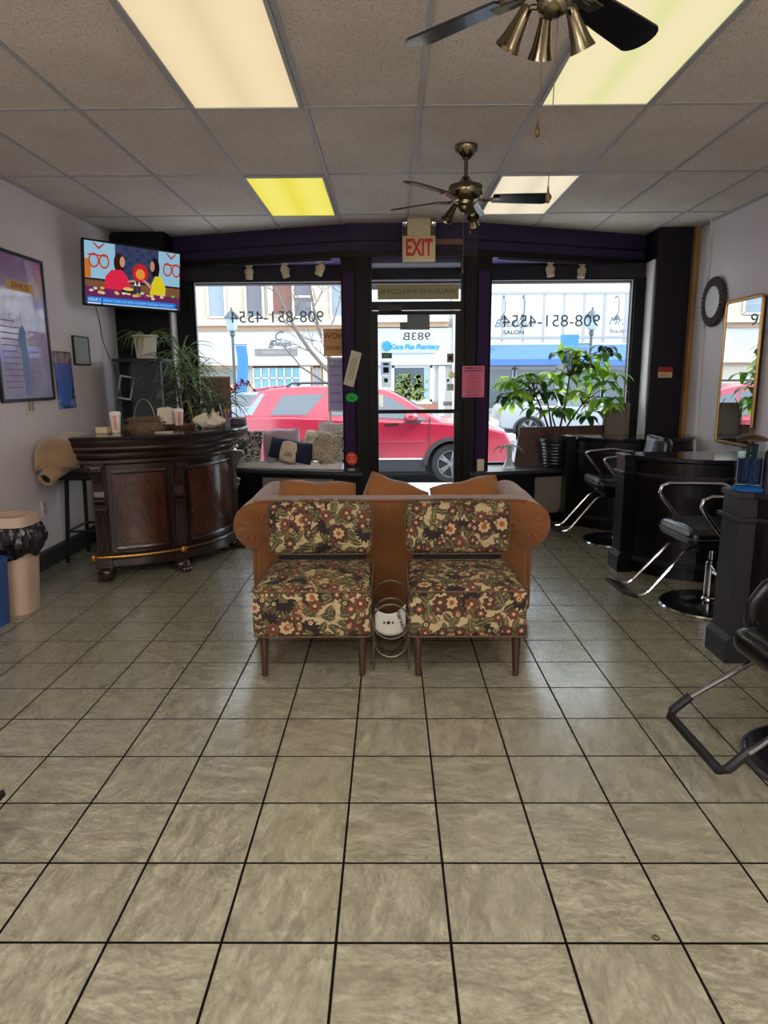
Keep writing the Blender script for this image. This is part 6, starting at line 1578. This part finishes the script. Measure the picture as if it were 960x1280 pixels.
for idx,c0 in enumerate(cpos):
    m_ = MB(); n_ = rnd.choice((6,7,7)); ph = rnd.uniform(0,6)
    for k in range(n_):
        a_ = ph+2*PI*k/n_; m_.tube
        leafblade(m_, c0, Vector((math.cos(a_),math.sin(a_)*.8,rnd.uniform(-.25,.45))), rnd.uniform(.15,.22), rnd.uniform(.058,.076), rnd.uniform(.9,2.0), 8, fold=.08)
    m_.build('leaf_cluster', M_lf[rnd.choice((0,0,0,1,1,2))], mt_, smooth=True)
m_ = MB(); c0 = at(701,436,7.1); leafblade(m_, c0-Vector((0,0,.09)), Vector((.05,-.1,1)), .16, .075, .2, 8); m_.build('leaf_cluster', M_lf[0], mt_, smooth=True)
# aloe in a clear vase
vc = Vector((at(636,577,6.98).x,6.98,.559)); va = thing('vase_plant','small spider-leaved plant in a clear glass vase on the right window bench','potted plant',vc)
MB().lathe([(.001,0),(.055,0),(.07,.012),(.05,.05),(.030,.10),(.036,.20),(.046,.25),(.043,.25),(.033,.20),(.027,.10),(.045,.05),(.001,.02)],vc,24).build('vase', mat('vase_frosted',(206,214,214),.1,alpha=.45,coat=.6), va, smooth=True)
m_ = MB(); rnd = random.Random(3)
for k in range(14): a_ = k*2.4; leafblade(m_, vc+Vector((0,0,.20)), Vector((math.cos(a_),math.sin(a_)*.7,.55)), rnd.uniform(.15,.25), .018, 1.9)
m_.build('leaves', leaf_mat('vase_leaf',(66,82,70),(120,134,120)), va)
MB().tube([vc+Vector((0,0,.03)),vc+Vector((.005,0,.22))],.010,6).build('roots', pm((90,70,50)), va)
a, b_ = at(646,534,7.26), at(752,578,7.26)
wb = MB(); wb.prism([(a.x+.03,a.z),(b_.x,a.z+.02),(b_.x,.562),(a.x-.02,.562)],'y',7.235,7.262); tag(wb.build('wooden_board', wood_mat('board_reddish',(66,40,32),(92,58,46),.55,3,.1,(1,6,6)), None),'low reddish brown board leaning behind the money tree pot','board')
a, b_ = at(755,504,7.24), at(786,540,7.24); gp = tag(MB().box(a.x,7.235,.562,b_.x-.005,7.262,a.z).build('grey_panel', mat('panel_taupe',(120,108,100),.7,var=.1), None),'taupe panel with faint crossed lines standing in the right window corner','panel')
m_ = MB(); cx_,cz_ = (a.x+b_.x)/2,(.562+a.z)/2
for s_ in (-1,1): m_.tube([(cx_+s_*(.02+.09*math.cos(t)),7.233,cz_+.28*math.sin(t)+.1) for t in [R2(-70+20*i) for i in range(8)]],.004,5)
m_.build('panel_lines', pm((84,74,68)), gp)

# ------------------------------------------------------------------ stool, coat, bins
sx0,sx1,sy0,sy1 = -2.64,-2.30,5.42,5.80
so = thing('bar_stool','black metal bar stool against the left wall behind the desk','stool',((sx0+sx1)/2,(sy0+sy1)/2,0)); M_stl = mat('stool_black',(18,17,20),.4)
for x in (sx0,sx1):
    for y in (sy0,sy1):
        kx = .035*(1 if x < -2.5 else -1); ky = .03*(1 if y < 5.6 else -1)
        m_ = MB(); m_.tube([(x,y,0),(x+kx,y+ky,.70)],.018,4); m_.build('leg', M_stl, so)
m_ = MB(); zz = .26
for (p_,q_) in (((sx0+.012,sy0+.012),(sx1-.012,sy0+.012)),((sx1-.012,sy0+.012),(sx1-.012,sy1-.012)),((sx1-.012,sy1-.012),(sx0+.012,sy1-.012)),((sx0+.012,sy1-.012),(sx0+.012,sy0+.012))): m_.tube([(*p_,zz),(*q_,zz)],.010,6)
m_.build('foot_ring', M_stl, so)
rcube(((sx0+sx1)/2,(sy0+sy1)/2,.71),.38,.40,.07,.02,6).build('seat', M_stl, so, smooth=True)
m_ = MB(); m_.tube([(sx0+.03,sy0+.03,.70),(sx0-.0,sy0+.03,1.02)],.016,6); m_.tube([(sx0+.03,sy1-.03,.70),(sx0,sy1-.03,1.02)],.016,6); m_.tube([(sx0,sy0+.03,1.0),(sx0,sy1-.03,1.0)],.016,6); m_.build('stool_back', M_stl, so)
M_fur = mat('coat_tan_fur',(158,126,94),.95,bump=.8,bscale=60,var=.35,vscale=9,sheen=.5)
ct = thing('folded_coat','tan fur trimmed coat draped over the stool back with a rolled sleeve','coat',(-2.55,5.45,.72))
rnd = random.Random(5)
def coatf(p,q):
    q.z += .05*(1-p.x**2)*(1-.4*p.y**2)-.07*max(0,p.y*-1)**2+.014*math.sin(q.y*23+q.x*9)
    if p.x < 0 and p.z < 0: q.z -= .16*(1-abs(p.y))*abs(p.x)
    q.x += .012*math.sin(q.y*19+2*p.z); return Vector((max(q.x,-.195),q.y,q.z))
o_ = rcube((-2.54,5.44,.925),.37,.62,.16,.07,16,coatf).build('coat_body', M_fur, ct, smooth=True)
m_ = MB(); q0 = at(66,595,5.12); q0 = Vector((-2.60,5.10,.735))
m_.tube([q0,q0+Vector((.02,.10,.05)),q0+Vector((.06,.25,.11)),q0+Vector((.10,.40,.15))],[.042,.052,.062,.05],16,caps=False); o_ = m_.build('rolled_sleeve', M_fur, ct, smooth=True); o_.modifiers.new('t','SOLIDIFY').thickness = -.016
m_ = MB(); m_.tube([q0+Vector((.002,.012,.006)),q0+Vector((.01,.05,.024))],.034,14); m_.build('sleeve_lining', pm((26,20,18),.9), ct)
m_ = MB(); m_.grid(lambda u,v: (-2.50+.26*u, 5.20+.44*v, .90+.04*math.sin(5*v)-.16*(u-.3)**2*(1 if u>.3 else .3)+.012*math.sin(9*u+4*v)), 12, 12); o_ = m_.build('coat_tail', mat('coat_pale_lining',(196,176,150),.9,bump=.3), ct, smooth=True); o_.modifiers.new('t','SOLIDIFY').thickness = .02
# bins
wbn = thing('waste_bin','tall beige waste bin lined with a black bag at the left edge','waste bin',(-2.48,4.26,0)); M_bg = mat('bin_beige',(186,160,138),.55,var=.05)
def tap(w_,d_,z0_,z1_,k0,cx,cy,r_=.05,inner=0):
    def fn(u,v):
        a_ = 2*PI*u; ca,sa = math.cos(a_),math.sin(a_); n_ = 5
        q = (abs(ca)**n_+abs(sa)**n_)**(-1/n_); k = k0+(1-k0)*v
        return (cx+(w_/2-inner)*k*ca*q, cy+(d_/2-inner)*k*sa*q, z0_+(z1_-z0_)*v)
    return fn
m_ = MB(); m_.grid(tap(.44,.27,0,.50,.86,-2.505,4.25),48,6,wrapu=True); m_.face([tap(.44,.27,0,.5,.86,-2.505,4.25)(i/48,0) for i in range(48)][::-1]); m_.build('bin_body', M_bg, wbn, smooth=True)
m_ = MB(); 
for z0_,z1_,w1,d1 in ((.575,.60,.47,.30),(.60,.635,.45,.28)):
    m_.grid(tap(w1,d1,z0_,z1_,1.03,-2.505,4.25),48,2,wrapu=True); m_.grid(tap(w1-.07,d1-.07,z0_,z1_,1.0,-2.505,4.25),48,2,wrapu=True)
    o1 = [tap(w1,d1,z0_,z1_,1.03,-2.505,4.25)(i/48,1) for i in range(48)]; i1 = [tap(w1-.07,d1-.07,z0_,z1_,1,-2.505,4.25)(i/48,1) for i in range(48)]
    for i in range(48): m_.face([o1[i],o1[(i+1)%48],i1[(i+1)%48],i1[i]])
m_.build('bin_rim', M_bg, wbn, smooth=True)
m_ = MB()
def bagw(u,v):
    b0 = tap(.46,.29,.40,.575,.98,-2.505,4.25)(u,v); a_ = 2*PI*u; e = .030*math.sin(PI*v)+.006*math.sin(17*a_+9*v)*math.sin(PI*v)+.006*math.sin(41*a_+5*v)
    k = 1+e/.2; z_ = b0[2]-.02*(1-v)*(1+math.sin(5*a_+1)); return (-2.505+(b0[0]+2.505)*k, 4.25+(b0[1]-4.25)*k, z_)
m_.grid(bagw,120,14,wrapu=True); m_.build('bin_bag', mat('bag_black_plastic',(12,12,15),.22,bump=.6,bscale=30,coat=.3), wbn, smooth=True)
bbn = thing('recycling_bin','small blue recycling bin in front of the beige bin at the left edge','recycling bin',(-2.50,3.98,0)); M_bl = mat('bin_blue',(34,70,128),.45)
m_ = MB(); m_.grid(tap(.36,.20,0,.40,.88,-2.52,3.98),40,6,wrapu=True); m_.face([tap(.36,.20,0,.4,.88,-2.52,3.98)(i/40,0) for i in range(40)][::-1]); m_.grid(tap(.345,.185,.02,.40,.88,-2.52,3.98),40,6,wrapu=True); m_.build('bin_body', M_bl, bbn, smooth=True)
m_ = MB(); m_.tube([tap(.362,.202,.0,.405,.88,-2.52,3.98)(i/40,1) for i in range(40)],.008,6,closed=True); m_.build('bin_rim', M_bl, bbn, smooth=True)
# tiny hair tie on the floor
d_ = _fwd+_right*((820-480)/F)+_up*((640-1173)/F); t_ = -EYE/d_.z; p = Vector((d_.x*t_,d_.y*t_,.002))
tag(MB().tube([(p.x+.0085*math.cos(2*PI*i/20),p.y+.0075*math.sin(2*PI*i/20),.002) for i in range(20)],.0014,6,closed=True).build('hair_tie', pm((40,30,24)), None, smooth=True),'tiny dark loop lying on the floor tile at the lower right','hair tie')
# unseen globes added as fill light in the rear half of the salon
def globe(x,y):
    r = thing('fill_globe','added glowing globe, unseen, giving fill light from the rear half of the salon','added fill lamp',(x,y,2.25),'added fill globes behind the camera')
    MB().ball((x,y,2.25),.15,seg=24).build('glass_globe', emis('globe_glow',(255,250,244),GLOBE), r, smooth=True)
    MB().tube([(x,y,2.39),(x,y,H)],.006,6).build('pendant_cord', pm((30,30,30)), r); MB().lathe([(.001,2.385),(.04,2.385),(.03,2.42),(.001,2.42)],(x,y,0),14).build('lamp_cap', M_brass, r)
for x in (-1.5,1.8):
    for y in (-.9,-3.2): globe(x,y)
# ------------------------------------------------------------------ world and sun
wd = bpy.data.worlds.new('overcast_sky'); scene.world = wd; wd.use_nodes = True
nt = wd.node_tree; bg = nt.nodes['Background']
bg.inputs[0].default_value = (0.80, 0.90, 1.0, 1); bg.inputs[1].default_value = 5.2
sd = bpy.data.lights.new('hazy_sun','SUN'); sd.energy = 9.0; sd.angle = R2(6); sd.color = (1.0,.96,.9)
so_ = bpy.data.objects.new('hazy_sun', sd); COL.objects.link(so_)
so_.rotation_euler = Vector((.75,-.16,.72)).to_track_quat('Z','Y').to_euler()
